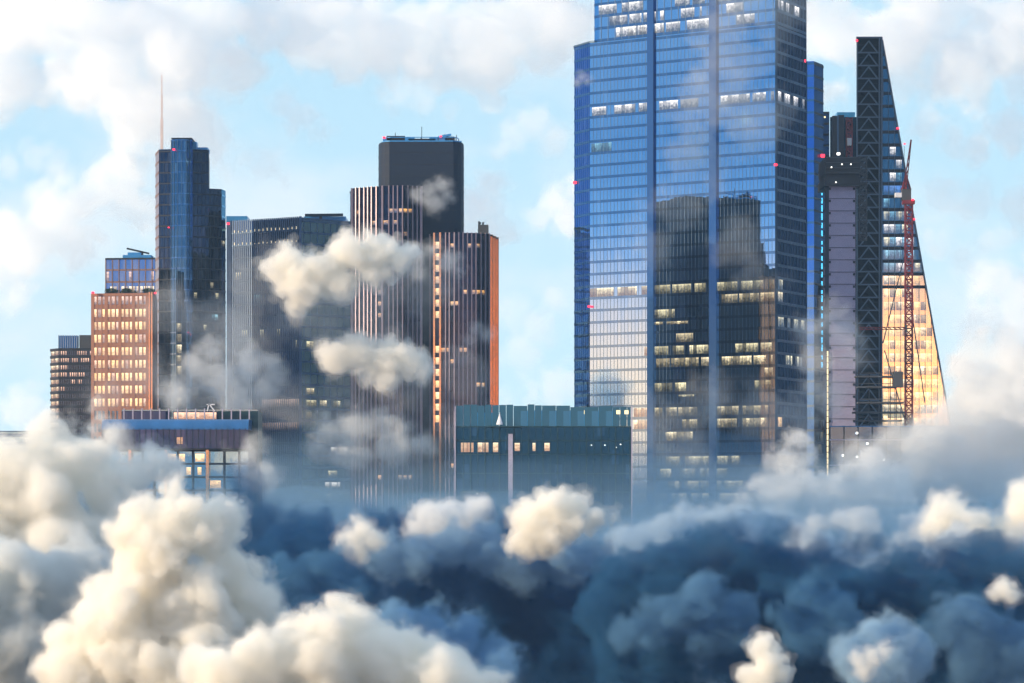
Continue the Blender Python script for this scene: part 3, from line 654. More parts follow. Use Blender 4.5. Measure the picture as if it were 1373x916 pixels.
boxes('terrace_ledge', [(xat(655, YG), xat(700, YG), YG-3.6, YG-1.02, zg-.4, zg-.02)], T, M['tealS'])
bm = bmesh.new(); bmesh.ops.create_cone(bm, segments=12, radius1=1.0, radius2=.05, depth=3.2, cap_ends=True); me = bpy.data.meshes.new('canopy'); bm.to_mesh(me); bm.free(); o = link('canopy', me, S, M['white']); o.location = (0, 0, 1.95)
bars('pole', [((xat(670, YG-2.6), YG-2.6, zg-.02), (xat(670, YG-2.6), YG-2.6, zg+3.8))], .07, S, M['white'])

# ================================================================== wedge
YW = 1060.
T = thing('wedge_skyscraper', 'wedge shaped skyscraper with a sloping right edge, a dark braced core and golden lower storeys', 'skyscraper', (xat(1200, YW), YW+15, 0))
zw = zat(54, YW)
prism('core', [P(1148.5, YW-4), P(1183, YW-4), P(1182, YW+22), P(1148.5, YW+22)], 0, zw, T, M['dark'])
cf = [P(1148.5, YW-4), P(1183, YW-4)]
lw_ = storeys(T, cf, ZB, zw, 17.2*YW/F/2, .3, M['wcore'], M['dark'], 1.6, proud=.08)
zz = zw-.6; hB = 17.2*YW/F; xa, xb = xat(1153, YW-5), xat(1177, YW-5); xm = (xa+xb)/2; j = 0
while zz > 110:
    bars('brace', [((xa, YW-4.6, zz-hB), (xm, YW-4.6, zz-.4)), ((xb, YW-4.6, zz-hB), (xm, YW-4.6, zz-.4)), ((xa-1, YW-4.6, zz-hB), (xb+1, YW-4.6, zz-hB))], .24, T, M['brace']); zz -= hB
for px in (1149.2, 1179, 1182.3): fin('edge_column', P(px, YW-4), (0, -1), 30, zw+.3, .5, 0, .5, T, M['brace'])
prism('roof_cap', [P(1148, YW-4.5), P(1183.3, YW-4.5), P(1182, YW+22), P(1148.5, YW+22)], zw+.01, zw+.6, T, M['brace'])
def slope(py): return 1183+(py-54)*(1274-1183)/(568-54)
Vw = [P(1181, YW-1), P(1184, YW-1)]
zbot = 20.; pyb = HY+(HC-zbot)*F/YW
def wq(py0, py1, ins=0.): return [(xat(1183.3, YW), zat(py1, YW)), (xat(slope(py1)-ins, YW), zat(py1, YW)), (xat(slope(py0)-ins, YW), zat(py0, YW)), (xat(1183.3, YW), zat(py0, YW))]
def wpart(name, py0, py1, o, thick, mat, ins=0., x0=None, x1=None):
    q = wq(py0, py1, ins)
    if x0: q[0] = (xat(x0, YW), q[0][1]); q[3] = (xat(x0, YW), q[3][1])
    if x1: q[1] = (min(xat(x1, YW), q[1][0]), q[1][1]); q[2] = (min(xat(x1, YW), q[2][0]), q[2][1])
    V = [(x, YW-o, z) for x, z in q]+[(x, YW-o+thick, z) for x, z in q]
    uv = [[(x/1.6, (z-q[0][1])/(q[2][1]-q[0][1])+round(py0)*0) for x, z in q]]
    Fs = [(0, 1, 2, 3), (7, 6, 5, 4), (0, 4, 5, 1), (1, 5, 6, 2), (2, 6, 7, 3), (3, 7, 4, 0)]
    return mesh(name, V, Fs, T, mat, uv+[[(0, 0)]*4]*5)
wpart('wedge_core', 55, pyb, -.25, 26, M['dark'], .4)
prs = [54+17.3*k for k in range(0, 38)]; k = 0
for a, b in zip(prs, prs[1:]):
    if a > 620: break
    gold = a > 352  # below here the glow is coloured into panes and floor bands
    wpart('floor_band', a, a+4.2, .14, .4, M['dark'] if a < 395 else M['glowg'])
    wpart('window_band', a+4.25, b-.05, 0, .25, M['glowg'] if gold else M['wedge'])
    if a > 165:
        for q in range(9):
            xx = 1185+q*8.2
            if xx+7 > slope(a): break
            pr = {0: .55, 1: .85, 2: .97}[0 if a < 270 else 1 if a < 352 else 2]
            if 228 < a < 250 and xx < 1205: mt = 'Lblue'; pr = 1
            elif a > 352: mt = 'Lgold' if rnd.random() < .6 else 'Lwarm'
            else: mt = rnd.choice(('Lwhite', 'Lpale', 'Lcyan'))
            if a < 215: pr = .4 if xx < 1210 else 0
            if rnd.random() < pr: wpart('lit_window', a+4.8, b-1.2, .05, .1, M[mt], .8, xx, xx+7.6)
for k in range(1, 12):
    px = 1183+k*8.2; pt = 54+(px-1183)*(568-54)/91
    if px < 1274: bars('mullion', [((xat(px, YW), YW-.25, 40), (xat(px, YW), YW-.25, zat(max(pt, 54), YW)))], .08, T, M['brace'])
bars('sloping_edge', [((xat(slope(54), YW), YW-.4, zat(54, YW)), (xat(slope(690), YW), YW-.4, zat(690, YW)))], .25, T, M['brace'])
for (a, b, c, d) in ((1184, 130, 1196, 56), (1184, 330, 1232, 330), (1184, 460, 1212, 345), (1212, 345, 1240, 540), (1186, 470, 1215, 570)):
    if b != d: bars('diagonal_brace', [((xat(a, YW), YW-.45, zat(b, YW)), (xat(min(c, slope(d)-1), YW), YW-.45, zat(d, YW)))], .16, T, M['brace'])
beacon(T, 1148.8, 54.5, YW-5, .4); beacon(T, slope(172), 172, YW-1, .4); beacon(T, slope(294), 294, YW-1, .4)

# ================================================================== concrete core under construction
YC = 965.
T = thing('concrete_lift_core', 'bare lilac concrete lift core under construction with a black climbing form on top', 'building site', (xat(1129, YC), YC+8, 0))
zc0 = zat(250, YC)
prism('concrete_shaft', [P(1111.5, YC), P(1147, YC), P(1147, YC+18), P(1112, YC+18)], 0, zc0, T, M['conc'])
for k in range(1, 25): boxes('pour_joint', [(xat(1111.2, YC), xat(1147.3, YC), YC-.12, YC+.5, zc0-k*16.4*YC/F-.11, zc0-k*16.4*YC/F+.11)], T, M['concd'])
for k in range(0, 24):
    for px in (1112.5, 1145): boxes('wall_anchor', [(xat(px, YC)-.35, xat(px, YC)+.35, YC-.3, YC+.1, zc0-k*16.4*YC/F-1.2, zc0-k*16.4*YC/F-.4)], T, M['dark'])
boxes('climbing_form', [(xat(1105, YC), xat(1153, YC), YC-1.5, YC+20, zat(250, YC), zat(238, YC)), (xat(1106, YC), xat(1152, YC), YC-1.6, YC+20, zat(233, YC), zat(211, YC)), (xat(1107, YC), xat(1151, YC), YC-1, YC+19, zat(238, YC), zat(233, YC))], T, M['dark'])
for k, py in enumerate((212, 219, 226, 233)): boxes('form_rail', [(xat(1105, YC), xat(1153.5, YC), YC-2, YC-1.75, zat(py, YC)-.1, zat(py, YC)+.1)], T, M['dgrey'])
lattice('hoist_mast', xat(1157.5, YC), YC+1, zat(322, YC), zat(210, YC), 2.4, .13, T, M['dgrey'], 1.6)
for px, py in ((1114, 226), (1128, 222), (1140, 222), (1120, 246)): boxes('work_lamp', [(xat(px, YC)-.2, xat(px, YC)+.2, YC-2.1, YC-1.9, zat(py, YC), zat(py, YC)+.35)], T, M['lwhite'])
boxes('site_floodlight', [(xat(1124, YC)-.5, xat(1124, YC)+.5, YC-1, YC, zat(208, YC), zat(205, YC))], T, M['lwhite'])
for (a, b, top, mt) in ((1119, 1125, 152, 'dark'), (1127, 1134.5, 151, 'dark')): boxes('guide_tower', [(xat(a, YC), xat(b, YC), YC+6, YC+9, zat(211, YC), zat(top, YC))], T, M[mt])
bars('guide_tower_edge', [((xat(1126, YC), YC+5.6, zat(211, YC)), (xat(1126, YC), YC+5.6, zat(152, YC)))], .25, T, M['mul22'])
for py in range(478, 640, 8): boxes('strip_light', [(xat(1109.5, YC)-.22, xat(1109.5, YC)+.22, YC-.6, YC-.2, zat(py, YC), zat(py, YC)+1.75)], T, M['lyel'])
prism('edge_strip', [P(1106, YC-.15), P(1111.3, YC-.15), P(1111.3, YC+10), P(1106, YC+10)], 0, zc0-.1, T, M['t42c'])
# red hoist beside the guide towers
S = thing('red_site_hoist', 'short red lattice hoist standing on the black climbing form', 'hoist', (xat(1138.5, YC+8), YC+8, zat(211, YC)))
lattice('mast', xat(1138.5, YC+8), YC+8, zat(211, YC), zat(158, YC+8), 1.9, .17, S, M['red'], 1.9)
boxes('cage', [(xat(1136, YC+6), xat(1142, YC+6), YC+6, YC+6.9, zat(192, YC), zat(182, YC))], S, M['Lwarm'])
boxes('guide_rail', [(xat(1141.5, YC+8)-.12, xat(1141.5, YC+8)+.12, YC+7, YC+7.2, zat(211, YC), zat(160, YC))], S, M['red'])
# narrow dark building and blue building behind
S = thing('narrow_dark_block', 'narrow black block wedged between the tall blue skyscraper and the concrete core', 'office block', (xat(1106, 1100), 1105, 0))
nb = [P(1101, 1098), P(1112, 1098)]
prism('core', [P(1101, 1098.5), P(1112, 1098.5), P(1112, 1120), P(1101, 1120)], 0, zat(151.5, 1098), S, M['dark'])
storeys(S, nb, 150, zat(151, 1098), 4.2, .8, M['black'], M['dark'], 1.4)
boxes('roof_lamp', [(xat(1106, 1097)-.3, xat(1106, 1097)+.3, 1097, 1097.4, zat(158, 1097), zat(156, 1097))], S, M['lyel'])
S = thing('blue_panelled_block', 'bright blue panelled block seen behind the site hoist', 'office block', (xat(1130, 1110), 1115, 0))
nb = [P(1113, 1108), P(1150, 1108)]
prism('core', [P(1113, 1108.5), P(1150, 1108.5), P(1150, 1130), P(1113, 1130)], 0, zat(158, 1108), S, M['dark'])
storeys(S, nb, 180, zat(157, 1108), 4.1, .7, M['bay'], M['slab22'], 1.4)
boxes('roof_plant', [(xat(1122, 1110), xat(1146, 1110), 1109, 1118, zat(158, 1108), zat(150, 1108))], S, M['bluep'])

# ================================================================== building frame in front of the wedge
YS = 900.
T = thing('low_glass_frame_block', 'low unfinished dark glass block with pale slab edges under the wedge skyscraper', 'building site', (xat(1200, YS), YS+15, 0))
sf = [P(1112, YS+2), P(1322, YS)]
zs = zat(571, YS)
prism('core', offs(sf, -.4)+[P(1320, YS+30), P(1114, YS+30)], 0, zs-.2, T, M['dgrey'])
for a, b in ((571, 589), (589, 623), (623, 641), (641, 659), (659, 700)):
    strip('slab_edge', sf, zat(a, YS)-.32, zat(a, YS), -.3, .35, T, M['lilac'] if a > 571 else M['eave']); strip('window_band', sf, zat(b, YS)+.01, zat(a, YS)-.33, -.3, 0, T, M['navy'], 3., 6)
for k in range(12):
    p, n = along(sf, .2+edge_line(sf)*k/11.1); fin('column', p, n, 30, zs, .4, 0, .25, T, M['dgrey'])
for px, py in ((1149, 582), (1130, 612), (1149, 614), (1185, 618), (1163, 596)): boxes('work_lamp', [(xat(px, YS)-.3, xat(px, YS)+.3, YS-.3, YS-.1, zat(py, YS), zat(py, YS)+.6)], T, M['lwhite'])
S = thing('scaffold_platform', 'dark stacked scaffold platforms at the foot of the wedge skyscraper', 'scaffold', (xat(1180, YS+20), YS+20, zs))
ys = YS+20
for i, (a, b, py) in enumerate(((1147, 1205, 505), (1149, 1200, 519), (1150, 1210, 540), (1144, 1212, 553), (1150, 1208, 564))):
    boxes('deck', [(xat(a, ys), xat(b, ys), ys-3, ys+3, zat(py, ys)-.35, zat(py, ys)+.15)], S, M['dgrey']); boxes('guard_rail', [(xat(a, ys), xat(b, ys), ys-3.1, ys-3, zat(py, ys)+.9, zat(py, ys)+1.1)], S, M['dgrey'])
for px in (1150, 1164, 1178, 1192, 1200): bars('standard', [((xat(px, ys), ys-2.8, zs), (xat(px, ys), ys-2.8, zat(498, ys)))], .14, S, M['dark'])
boxes('hoist_car', [(xat(1196, ys), xat(1209, ys), ys-3.4, ys-.5, zat(520, ys), zat(499, ys))], S, M['dgrey'])
boxes('site_lamp', [(xat(1183, ys), xat(1188, ys), ys-3.5, ys-3.2, zat(561, ys), zat(558, ys))], S, M['lyel'])

# ================================================================== tower cranes
YK = 935.
S = thing('tower_crane', 'red tower crane with a white cab and raised jib before the golden wedge', 'crane', (xat(1218, YK), YK, 0))
lattice('mast', xat(1218.5, YK), YK, zat(600, YK), zat(274, YK), 2.3, .15, S, M['red'], 2.3)
boxes('slewing_deck', [(xat(1210, YK), xat(1226, YK), YK-1.6, YK+1.6, zat(274, YK), zat(269, YK))], S, M['red'])
boxes('machinery_house', [(xat(1209, YK), xat(1221, YK), YK-1.3, YK+1.3, zat(269, YK), zat(254, YK))], S, M['dgrey'])
boxes('cab', [(xat(1200, YK), xat(1208.5, YK), YK-1.2, YK+1, zat(265, YK), zat(259, YK))], S, M['white'])
bars('a_frame', [((xat(1209, YK), YK, zat(255, YK)), (xat(1215, YK), YK, zat(235, YK))), ((xat(1221, YK), YK, zat(255, YK)), (xat(1215, YK), YK, zat(235, YK))), ((xat(1214, YK), YK-.9, zat(255, YK)), (xat(1215, YK), YK, zat(235, YK)))], .28, S, M['red'])
jb = []
for k in range(7):
    a = 1211+k*.7; jb += [((xat(1211+k*.6, YK), YK-k*1.5, zat(256-k*9, YK)), (xat(1211+(k+1)*.6, YK), YK-(k+1)*1.5, zat(256-(k+1)*9, YK))), ((xat(1215+k*.15, YK), YK-k*1.5, zat(256-k*9, YK)), (xat(1215+(k+1)*.15, YK), YK-(k+1)*1.5, zat(256-(k+1)*9, YK))), ((xat(1211+k*.6, YK), YK-k*1.5, zat(256-k*9, YK)), (xat(1215+(k+1)*.15, YK), YK-(k+1)*1.5, zat(256-(k+1)*9, YK)))]
bars('jib', jb, .13, S, M['red'])
beacon(S, 1224, 268, YK-2, .35); beacon(S, 1213, 193, YK-11, .3)
bars('hoist_rope', [((xat(1212.5, YK-10), YK-10, zat(196, YK-10)), (xat(1212.5, YK-10), YK-10, zat(250, YK-10)))], .06, S, M['dark'])
S2 = thing('red_site_boom', 'thin red horizontal boom reaching left from the crane mast across the braced core', 'boom', (xat(1184, YK), YK-2, zat(440, YK)))
yb = YK-1.7
bars('boom_truss', [((xat(1152, yb), yb, zat(439, yb)), (xat(1216, yb), yb, zat(439, yb))), ((xat(1152, yb), yb, zat(442, yb)), (xat(1216, yb), yb, zat(442, yb)))]+[((xat(1152+6.4*k, yb), yb, zat(439, yb)), (xat(1152+6.4*(k+1), yb), yb, zat(442, yb))) for k in range(10)], .13, S2, M['red'])
bars('boom_foot', [((xat(1215, yb), yb, zat(445, yb)), (xat(1215, yb), yb, zat(436, yb)))], .3, S2, M['dgrey'])

# ================================================================== far low slab at the left edge
YX = 1300.
T = thing('distant_grey_block', 'flat grey blue block just above the cloud at the left edge', 'office block', (xat(25, YX), YX+15, 0))
df_ = [P(-40, YX), P(55, YX-2)]
prism('core', [P(-40, YX+.5), P(55, YX-1.5), P(55, YX+40), P(-40, YX+40)], 0, zat(579, YX), T, M['dgrey'])
storeys(T, df_, 80, zat(579, YX), 4., 1.6, M['b4r'], M['b4s'], 2.)
boxes('roof_edge', [(xat(-40, YX), xat(55, YX), YX-2.4, YX+38, zat(579, YX), zat(578, YX))], T, M['b4s'])

# ================================================================== ground
g = bpy.data.meshes.new('ground'); S_ = 40000
g.from_pydata([(-S_, -S_, 0), (S_, -S_, 0), (S_, S_, 0), (-S_, S_, 0)], [], [(0, 1, 2, 3)])
setting(link('ground', g, None, plain('dark_city_ground', (.05, .055, .06), .9, 0, .4, .01)), 'structure')
# ================================================================== clouds: real volumes of mist inside billowed hulls
def vnoise(shape, cell, rng):
    n = [int(math.ceil(s/cell))+2 for s in shape]
    g = rng.uniform(-1, 1, n).astype(np.float32)
    for ax, s in enumerate(shape):
        t = np.arange(s, dtype=np.float32)/cell
        i = t.astype(int); f = t-i; f = f*f*(3-2*f)
        sh = [1, 1, 1]; sh[ax] = s; f = f.reshape(sh)
        g = np.take(g, i, axis=ax)*(1-f)+np.take(g, i+1, axis=ax)*f
    return g
def fbm(shape, cell, octs, rng, gain=.55):
    o = np.zeros(shape, np.float32); a = 1.0
    for k in range(octs):
        o += a*vnoise(shape, max(cell, 1.5), rng); cell /= 2.1; a *= gain
    return o
def surface_nets(f):
    ins = f > 0
    nx, ny, nz = [s-1 for s in f.shape]
    cnt = np.zeros((nx, ny, nz), np.int8)
    co = [(a, b, c) for a in (0, 1) for b in (0, 1) for c in (0, 1)]
    for a, b, c in co: cnt += ins[a:nx+a, b:ny+b, c:nz+c]
    act = (cnt > 0) & (cnt < 8)
    idx = np.full((nx, ny, nz), -1, np.int32)
    cells = np.argwhere(act); idx[act] = np.arange(len(cells))
    acc = np.zeros((len(cells), 3), np.float32); wt = np.zeros(len(cells), np.float32)
    for a in co:
        for b in co:
            if sum(b)-sum(a) == 1 and all(y >= x for x, y in zip(a, b)):
                fa = f[cells[:, 0]+a[0], cells[:, 1]+a[1], cells[:, 2]+a[2]]
                fb = f[cells[:, 0]+b[0], cells[:, 1]+b[1], cells[:, 2]+b[2]]
                m = (fa > 0) != (fb > 0)
                t = np.where(m, fa/np.where(m, fa-fb, 1), 0)
                p = np.array(a, np.float32)+t[:, None]*(np.array(b)-np.array(a)).astype(np.float32)
                acc += np.where(m[:, None], p, 0); wt += m
    v = cells+acc/np.maximum(wt, 1)[:, None]
    quads = []
    for ax in range(3):
        sl0 = [slice(None)]*3; sl1 = [slice(None)]*3
        sl0[ax] = slice(0, -1); sl1[ax] = slice(1, None)
        A = ins[tuple(sl0)]; B = ins[tuple(sl1)]
        e = np.argwhere(A != B)
        if not len(e): continue
        o = [x for x in range(3) if x != ax]
        e = e[(e[:, o[0]] > 0) & (e[:, o[1]] > 0) & (e[:, o[0]] < f.shape[o[0]]-1) & (e[:, o[1]] < f.shape[o[1]]-1)]
        q = []
        for d0, d1 in ((1, 1), (0, 1), (0, 0), (1, 0)):
            c = e.copy(); c[:, o[0]] -= d0; c[:, o[1]] -= d1
            q.append(idx[c[:, 0], c[:, 1], c[:, 2]])
        q = np.stack(q, 1)
        flip = ~A[e[:, 0], e[:, 1], e[:, 2]]
        if ax == 1: flip = ~flip
        q[flip] = q[flip][:, ::-1]
        quads.append(q)
    return v, (np.concatenate(quads) if quads else None)
def cloud_field(blobs, seed, vox, rough, levels, squash, pad):
    """billows on billows: spheres carry smaller spheres, then ragged noise; metres inside the hull"""
    rng = np.random.default_rng(seed)
    pad = pad+int(float(np.mean([b[3] for b in blobs]))*.34*rough/vox)
    S = [np.array(b, float) for b in blobs]; allS = list(S); cur = S
    for Lv in range(levels):
        nxt = []
        for b in cur:
            for k in range(13 if Lv == 0 else 7):
                d = rng.normal(size=3); d /= np.linalg.norm(d)
                if d[2] < -.35: d[2] *= -.6
                r = b[3]*rng.uniform(.25, .5)
                nxt.append(np.array([*(b[:3]+d*(b[3]*rng.uniform(.78, 1.02))), r]))
        allS += nxt; cur = nxt
    Q = np.array(allS); lo = (Q[:, :3]-Q[:, 3:]).min(0)-pad*vox; hi = (Q[:, :3]+Q[:, 3:]).max(0)+pad*vox
    shape = np.ceil((hi-lo)/vox).astype(int)+1
    f = np.full(shape, -1e3, np.float32)
    for s in allS:
        c = (s[:3]-lo)/vox; Rr_ = s[3]*1.35/vox+pad
        a = np.maximum(np.floor(c-Rr_).astype(int), 0); b = np.minimum(np.ceil(c+Rr_).astype(int)+1, shape)
        g = [(np.arange(a[i], b[i])-c[i])**2 for i in range(3)]
        d = np.sqrt(g[0][:, None, None]+g[1][None, :, None]+squash*g[2][None, None, :])*vox
        sl = f[a[0]:b[0], a[1]:b[1], a[2]:b[2]]; np.maximum(sl, s[3]-d, out=sl)
    rm = float(np.mean([b[3] for b in blobs]))
    f += fbm(shape, rm*1.0/vox, 5, rng, .62)*rm*.22*rough
    return f, lo, rm, rng
def hull(name, f, lo, vox, parent, mat):
    for ax in range(3):
        sl = [slice(None)]*3
        for e in (0, -1): sl[ax] = e; f[tuple(sl)] = -1
    v, q = surface_nets(f)
    if q is None: return None   # nothing as thick as this in a small cloud
    o3 = loc_of(parent); v = lo+v*vox-np.array(o3)
    me = bpy.data.meshes.new(name)
    me.vertices.add(len(v)); me.vertices.foreach_set('co', v.astype(np.float32).ravel())
    me.loops.add(q.size); me.loops.foreach_set('vertex_index', q.astype(np.int32).ravel())
    me.polygons.add(len(q)); me.polygons.foreach_set('loop_start', np.arange(0, q.size, 4, dtype=np.int32))
    me.update(calc_edges=True)
    return link(name, me, parent, mat)
VM = {}
def mist_mat(col, dens, g=.0):
    k = (col, round(dens, 6), g)
    if k not in VM:
        m, t = newmat('cloud_mist'); v = t.nodes.new('ShaderNodeVolumePrincipled')
        v.inputs['Color'].default_value = (*col, 1); v.inputs['Density'].default_value = dens; v.inputs['Anisotropy'].default_value = g
        t.links.new(v.outputs[0], t.nodes['Material Output'].inputs['Volume']); VM[k] = m
    return VM[k]
WHITE = (.999, .987, .955); GREY = (.93, .94, .945); SHADE_BLUE = (.035, .14, .32); SKYW = (.978, .985, .993); SHADE_SLATE = (.33, .56, .76)  # the blues and slate hold cloud shade as colour
NT = [0]
def cloud(label, px_blobs, Y, dens, col=WHITE, shells=((-3.0, 'core', .8), (-.6, 'edge', .45), (1.2, 'edge', .22), (3.6, 'wisp', .08)), vox=1.75, rough=1., levels=2, squash=1., seed=None, group=None, pad=7):
    """px_blobs: (column, row, radius, depth offset) seen from the camera; dens: optical thickness per 10 px; shells: nested hulls, thin at the edge"""
    k = Y/F; NT[0] += 1; vox = min(vox, max(1., sum(b[2] for b in px_blobs)/len(px_blobs)/8))
    bl = [(*at(b[0], b[1], Y+(b[3] if len(b) > 3 else 0)*k), b[2]*k) for b in px_blobs]
    c = np.array(bl)[:, :3].mean(0)
    T = thing('cloud', label, 'cloud', tuple(c), group)
    f, lo, rm, rng = cloud_field(bl, seed or NT[0], vox*k, rough, levels, squash, pad)
    n2 = fbm(f.shape, rm*.65/(vox*k), 4, rng)*vox*k
    for i, (e, nm, ds) in enumerate(shells):
        g = f+e*vox*k
        if i: g = g+n2*((.8*i+.4)*(1 if i != 2 else -.7))
        hull({'core': 'dense_core', 'edge': 'soft_edge', 'wisp': 'thin_wisp'}[nm], g.copy(), lo, vox*k, T, mist_mat(col, dens*ds/(10*k)))
    return T
THIN = ((-3.0, 'core', .5), (-.6, 'edge', .35), (1.6, 'edge', .2), (3.6, 'wisp', .12))

# foreground and mid-distance clouds; blue tints put shade into the low ones' colour
cloud('biggest cream cumulus, heaped up at the lower left', [(232, 702, 48), (282, 712, 46, 20), (300, 770, 50, 30), (205, 765, 52), (165, 830, 62), (250, 830, 78, 20), (95, 895, 48, -10), (150, 900, 60), (325, 830, 52, 40), (190, 712, 30, -10), (335, 760, 26, 30), (250, 920, 70)], 480, .6, rough=1.25)
cloud('wide cream cloud bank spilling in at the left edge under the black office block', [(40, 660, 70), (110, 615, 42), (120, 575, 24), (150, 660, 46, 20), (0, 640, 60), (70, 740, 80), (-20, 760, 80), (130, 740, 60), (185, 640, 28, 20), (215, 630, 24, 25)], 720, .42, rough=1.35)
cloud('low cream cloud at the bottom left, lit on its left crest', [(300, 915, 46), (350, 900, 44), (400, 880, 40), (445, 850, 40, 10), (475, 830, 26, 10), (430, 905, 60, 10), (510, 890, 56, 30), (570, 910, 50, 40), (600, 930, 60, 40)], 400, .55, rough=1.2)
cloud('small white puff floating left of centre below the slate tower', [(486, 712, 15), (468, 726, 17), (500, 724, 15), (478, 740, 16)], 570, .8)
cloud('pale twin topped puff between the small puff and the bright white cloud', [(572, 690, 20), (605, 695, 24), (638, 690, 22), (622, 712, 26), (588, 712, 24), (560, 712, 18)], 640, .55, GREY)
cloud('bright white cloud in front of the teal block', [(742, 688, 27), (768, 678, 20), (715, 700, 26), (733, 718, 28), (705, 728, 22), (760, 706, 22), (800, 694, 13), (822, 692, 10), (790, 706, 12)], 600, 1.0)
cloud('long cloud bank tinted dark blue as shade in the middle of the foreground', [(560, 790, 50), (640, 770, 60), (720, 775, 56), (780, 800, 60), (680, 830, 70), (470, 790, 56), (420, 740, 50, 60), (860, 830, 60), (600, 860, 70), (760, 880, 80), (520, 720, 34, 60), (680, 740, 36)], 640, .16, SHADE_BLUE, levels=1, rough=1.9)  # shade on this bank is put into its blue colour
cloud('cloud sheet tinted deep blue as shade, filling the bottom right', [(950, 790, 76), (1040, 780, 70), (880, 800, 66), (1120, 800, 76), (1210, 810, 84), (1300, 820, 84), (1380, 830, 84), (1000, 870, 80), (1120, 880, 80), (1260, 900, 90), (880, 900, 80)], 560, .19, (.055, .19, .37), squash=1.4, levels=1, rough=1.9)  # dark blue albedo stands in for shade
cloud('flat blue cloud shelf with a pale upper rim below the skyscraper', [(900, 745, 46), (960, 735, 46), (1020, 735, 46), (1080, 745, 44), (1140, 760, 44), (850, 760, 40), (930, 705, 20), (985, 700, 22)], 700, .24, (.58, .71, .82), squash=1.8, rough=1.8)
cloud('grey cream cloud heap at the foot of the tall blue skyscraper', [(1000, 690, 28), (1050, 668, 38), (1110, 665, 36), (1170, 660, 40), (1120, 700, 46), (1200, 700, 46), (1060, 710, 40), (960, 700, 22), (1060, 620, 26, 20), (1070, 590, 18, 25)], 800, .24, (.985, .98, .965), rough=1.7)
cloud('bright cream cloud head on the right, beside the grey heap', [(1268, 692, 28), (1300, 706, 28), (1320, 728, 20), (1250, 712, 24), (1350, 720, 26), (1380, 690, 34)], 690, .7)
cloud('tall glowing white cloud at the right edge behind the wedge skyscraper', [(1330, 540, 60), (1290, 560, 40), (1370, 560, 70), (1310, 620, 66), (1360, 640, 60), (1260, 610, 44, -20), (1240, 640, 40, -40), (1400, 500, 40)], 880, .22, (.999, .995, .985), rough=1.6)
cloud('blue domed cloud at the bottom right with a bright patch', [(1180, 868, 40), (1150, 890, 34), (1215, 890, 36), (1185, 910, 44)], 430, .4, (.46, .64, .78), rough=1.4)
cloud('bright patch of cloud on the blue dome', [(1152, 888, 13, -34), (1168, 882, 14, -38), (1184, 876, 11, -36), (1160, 902, 12, -40)], 420, .6, rough=1.5)
cloud('small bright upright puff at the bottom edge', [(1018, 868, 17), (1030, 890, 20), (1020, 912, 24), (1045, 905, 16)], 430, .9)
cloud('tiny bright puff low at the right edge', [(1345, 790, 14), (1335, 797, 10), (1357, 798, 12)], 520, .9)
cloud('shaded grey beige cloud behind the biggest cumulus at the left edge', [(20, 790, 60), (80, 800, 56), (-30, 830, 70), (120, 770, 44), (30, 870, 60)], 620, .4, (.86, .88, .88), rough=1.4)  # part of its shade is put into the grey colour
cloud('dark blue cloud filling the gap right of the biggest cumulus', [(345, 705, 40), (390, 730, 44), (435, 725, 38), (370, 760, 56), (440, 775, 54), (330, 665, 24), (500, 720, 34), (550, 725, 34)], 690, .16, SHADE_BLUE, levels=1, rough=1.9)  # dark blue colour painted in place of shade
cloud('slate blue cloud slope under the pale twin topped puff', [(600, 735, 34), (560, 745, 32), (650, 745, 36), (700, 760, 36), (760, 750, 34), (800, 745, 26), (520, 750, 28)], 625, .26, (.30, .48, .66), rough=1.8)
cloud('soft grey cream cloud layer low on the right below the wedge', [(1150, 720, 34), (1210, 735, 36), (1290, 750, 40), (1350, 760, 44), (1400, 740, 44), (1090, 725, 28), (1240, 770, 30)], 650, .22, (.80, .85, .89), squash=1.6, rough=1.9)
cloud('slate grey billow right of centre under the flat shelf', [(900, 830, 34), (940, 815, 36), (985, 825, 34), (870, 850, 30), (960, 850, 40)], 540, .22, (.18, .37, .57), rough=1.9)  # this and the next billows are tinted paler as lit patches
cloud('slate blue billow left of the blue dome', [(1080, 800, 34), (1110, 815, 36), (1060, 830, 30), (1130, 840, 34), (1090, 850, 36)], 520, .20, (.13, .31, .51), rough=1.9)
cloud('grey blue billow right of the blue dome', [(1290, 830, 36), (1330, 845, 38), (1265, 855, 30), (1360, 870, 40), (1300, 880, 44)], 500, .22, (.20, .38, .57), rough=1.9)
cloud('blue grey crest behind the low cloud at the bottom left', [(540, 835, 30), (580, 845, 32), (620, 865, 34), (660, 890, 36), (500, 850, 24)], 450, .26, (.28, .50, .72), rough=1.8)
# clouds among the towers
cloud('cream cloud drifting in front of the slate tower and the ribbed tower', [(388, 352, 24), (408, 385, 30), (372, 362, 16), (430, 365, 28), (470, 340, 24), (505, 338, 26), (538, 348, 20), (398, 412, 14), (455, 385, 24), (500, 368, 20)], 840, 1.0, rough=1.35)
cloud('flat cream cloud crossing the ribbed tower at half height', [(450, 480, 22), (482, 476, 24), (518, 480, 26), (548, 488, 22), (515, 510, 20), (495, 500, 18), (565, 500, 14)], 845, .9, rough=1.4)
cloud('translucent white cloud low on the ribbed tower', [(440, 582, 20), (480, 578, 26), (515, 572, 22), (530, 598, 28), (470, 610, 24), (560, 600, 18), (425, 605, 16)], 848, .24, shells=THIN, rough=1.7)
cloud('grey veil of cloud between the navy tower and the slate tower', [(262, 495, 20), (285, 475, 18), (300, 510, 26), (335, 498, 24), (365, 500, 20), (240, 525, 22), (310, 540, 24), (350, 520, 22)], 960, .24, GREY, shells=THIN, rough=1.8)
cloud('small grey puff in front of the smooth core of the ribbed tower', [(575, 258, 12), (592, 250, 11), (583, 272, 14), (560, 262, 10), (598, 264, 9)], 880, .22, GREY, shells=THIN, rough=1.9)
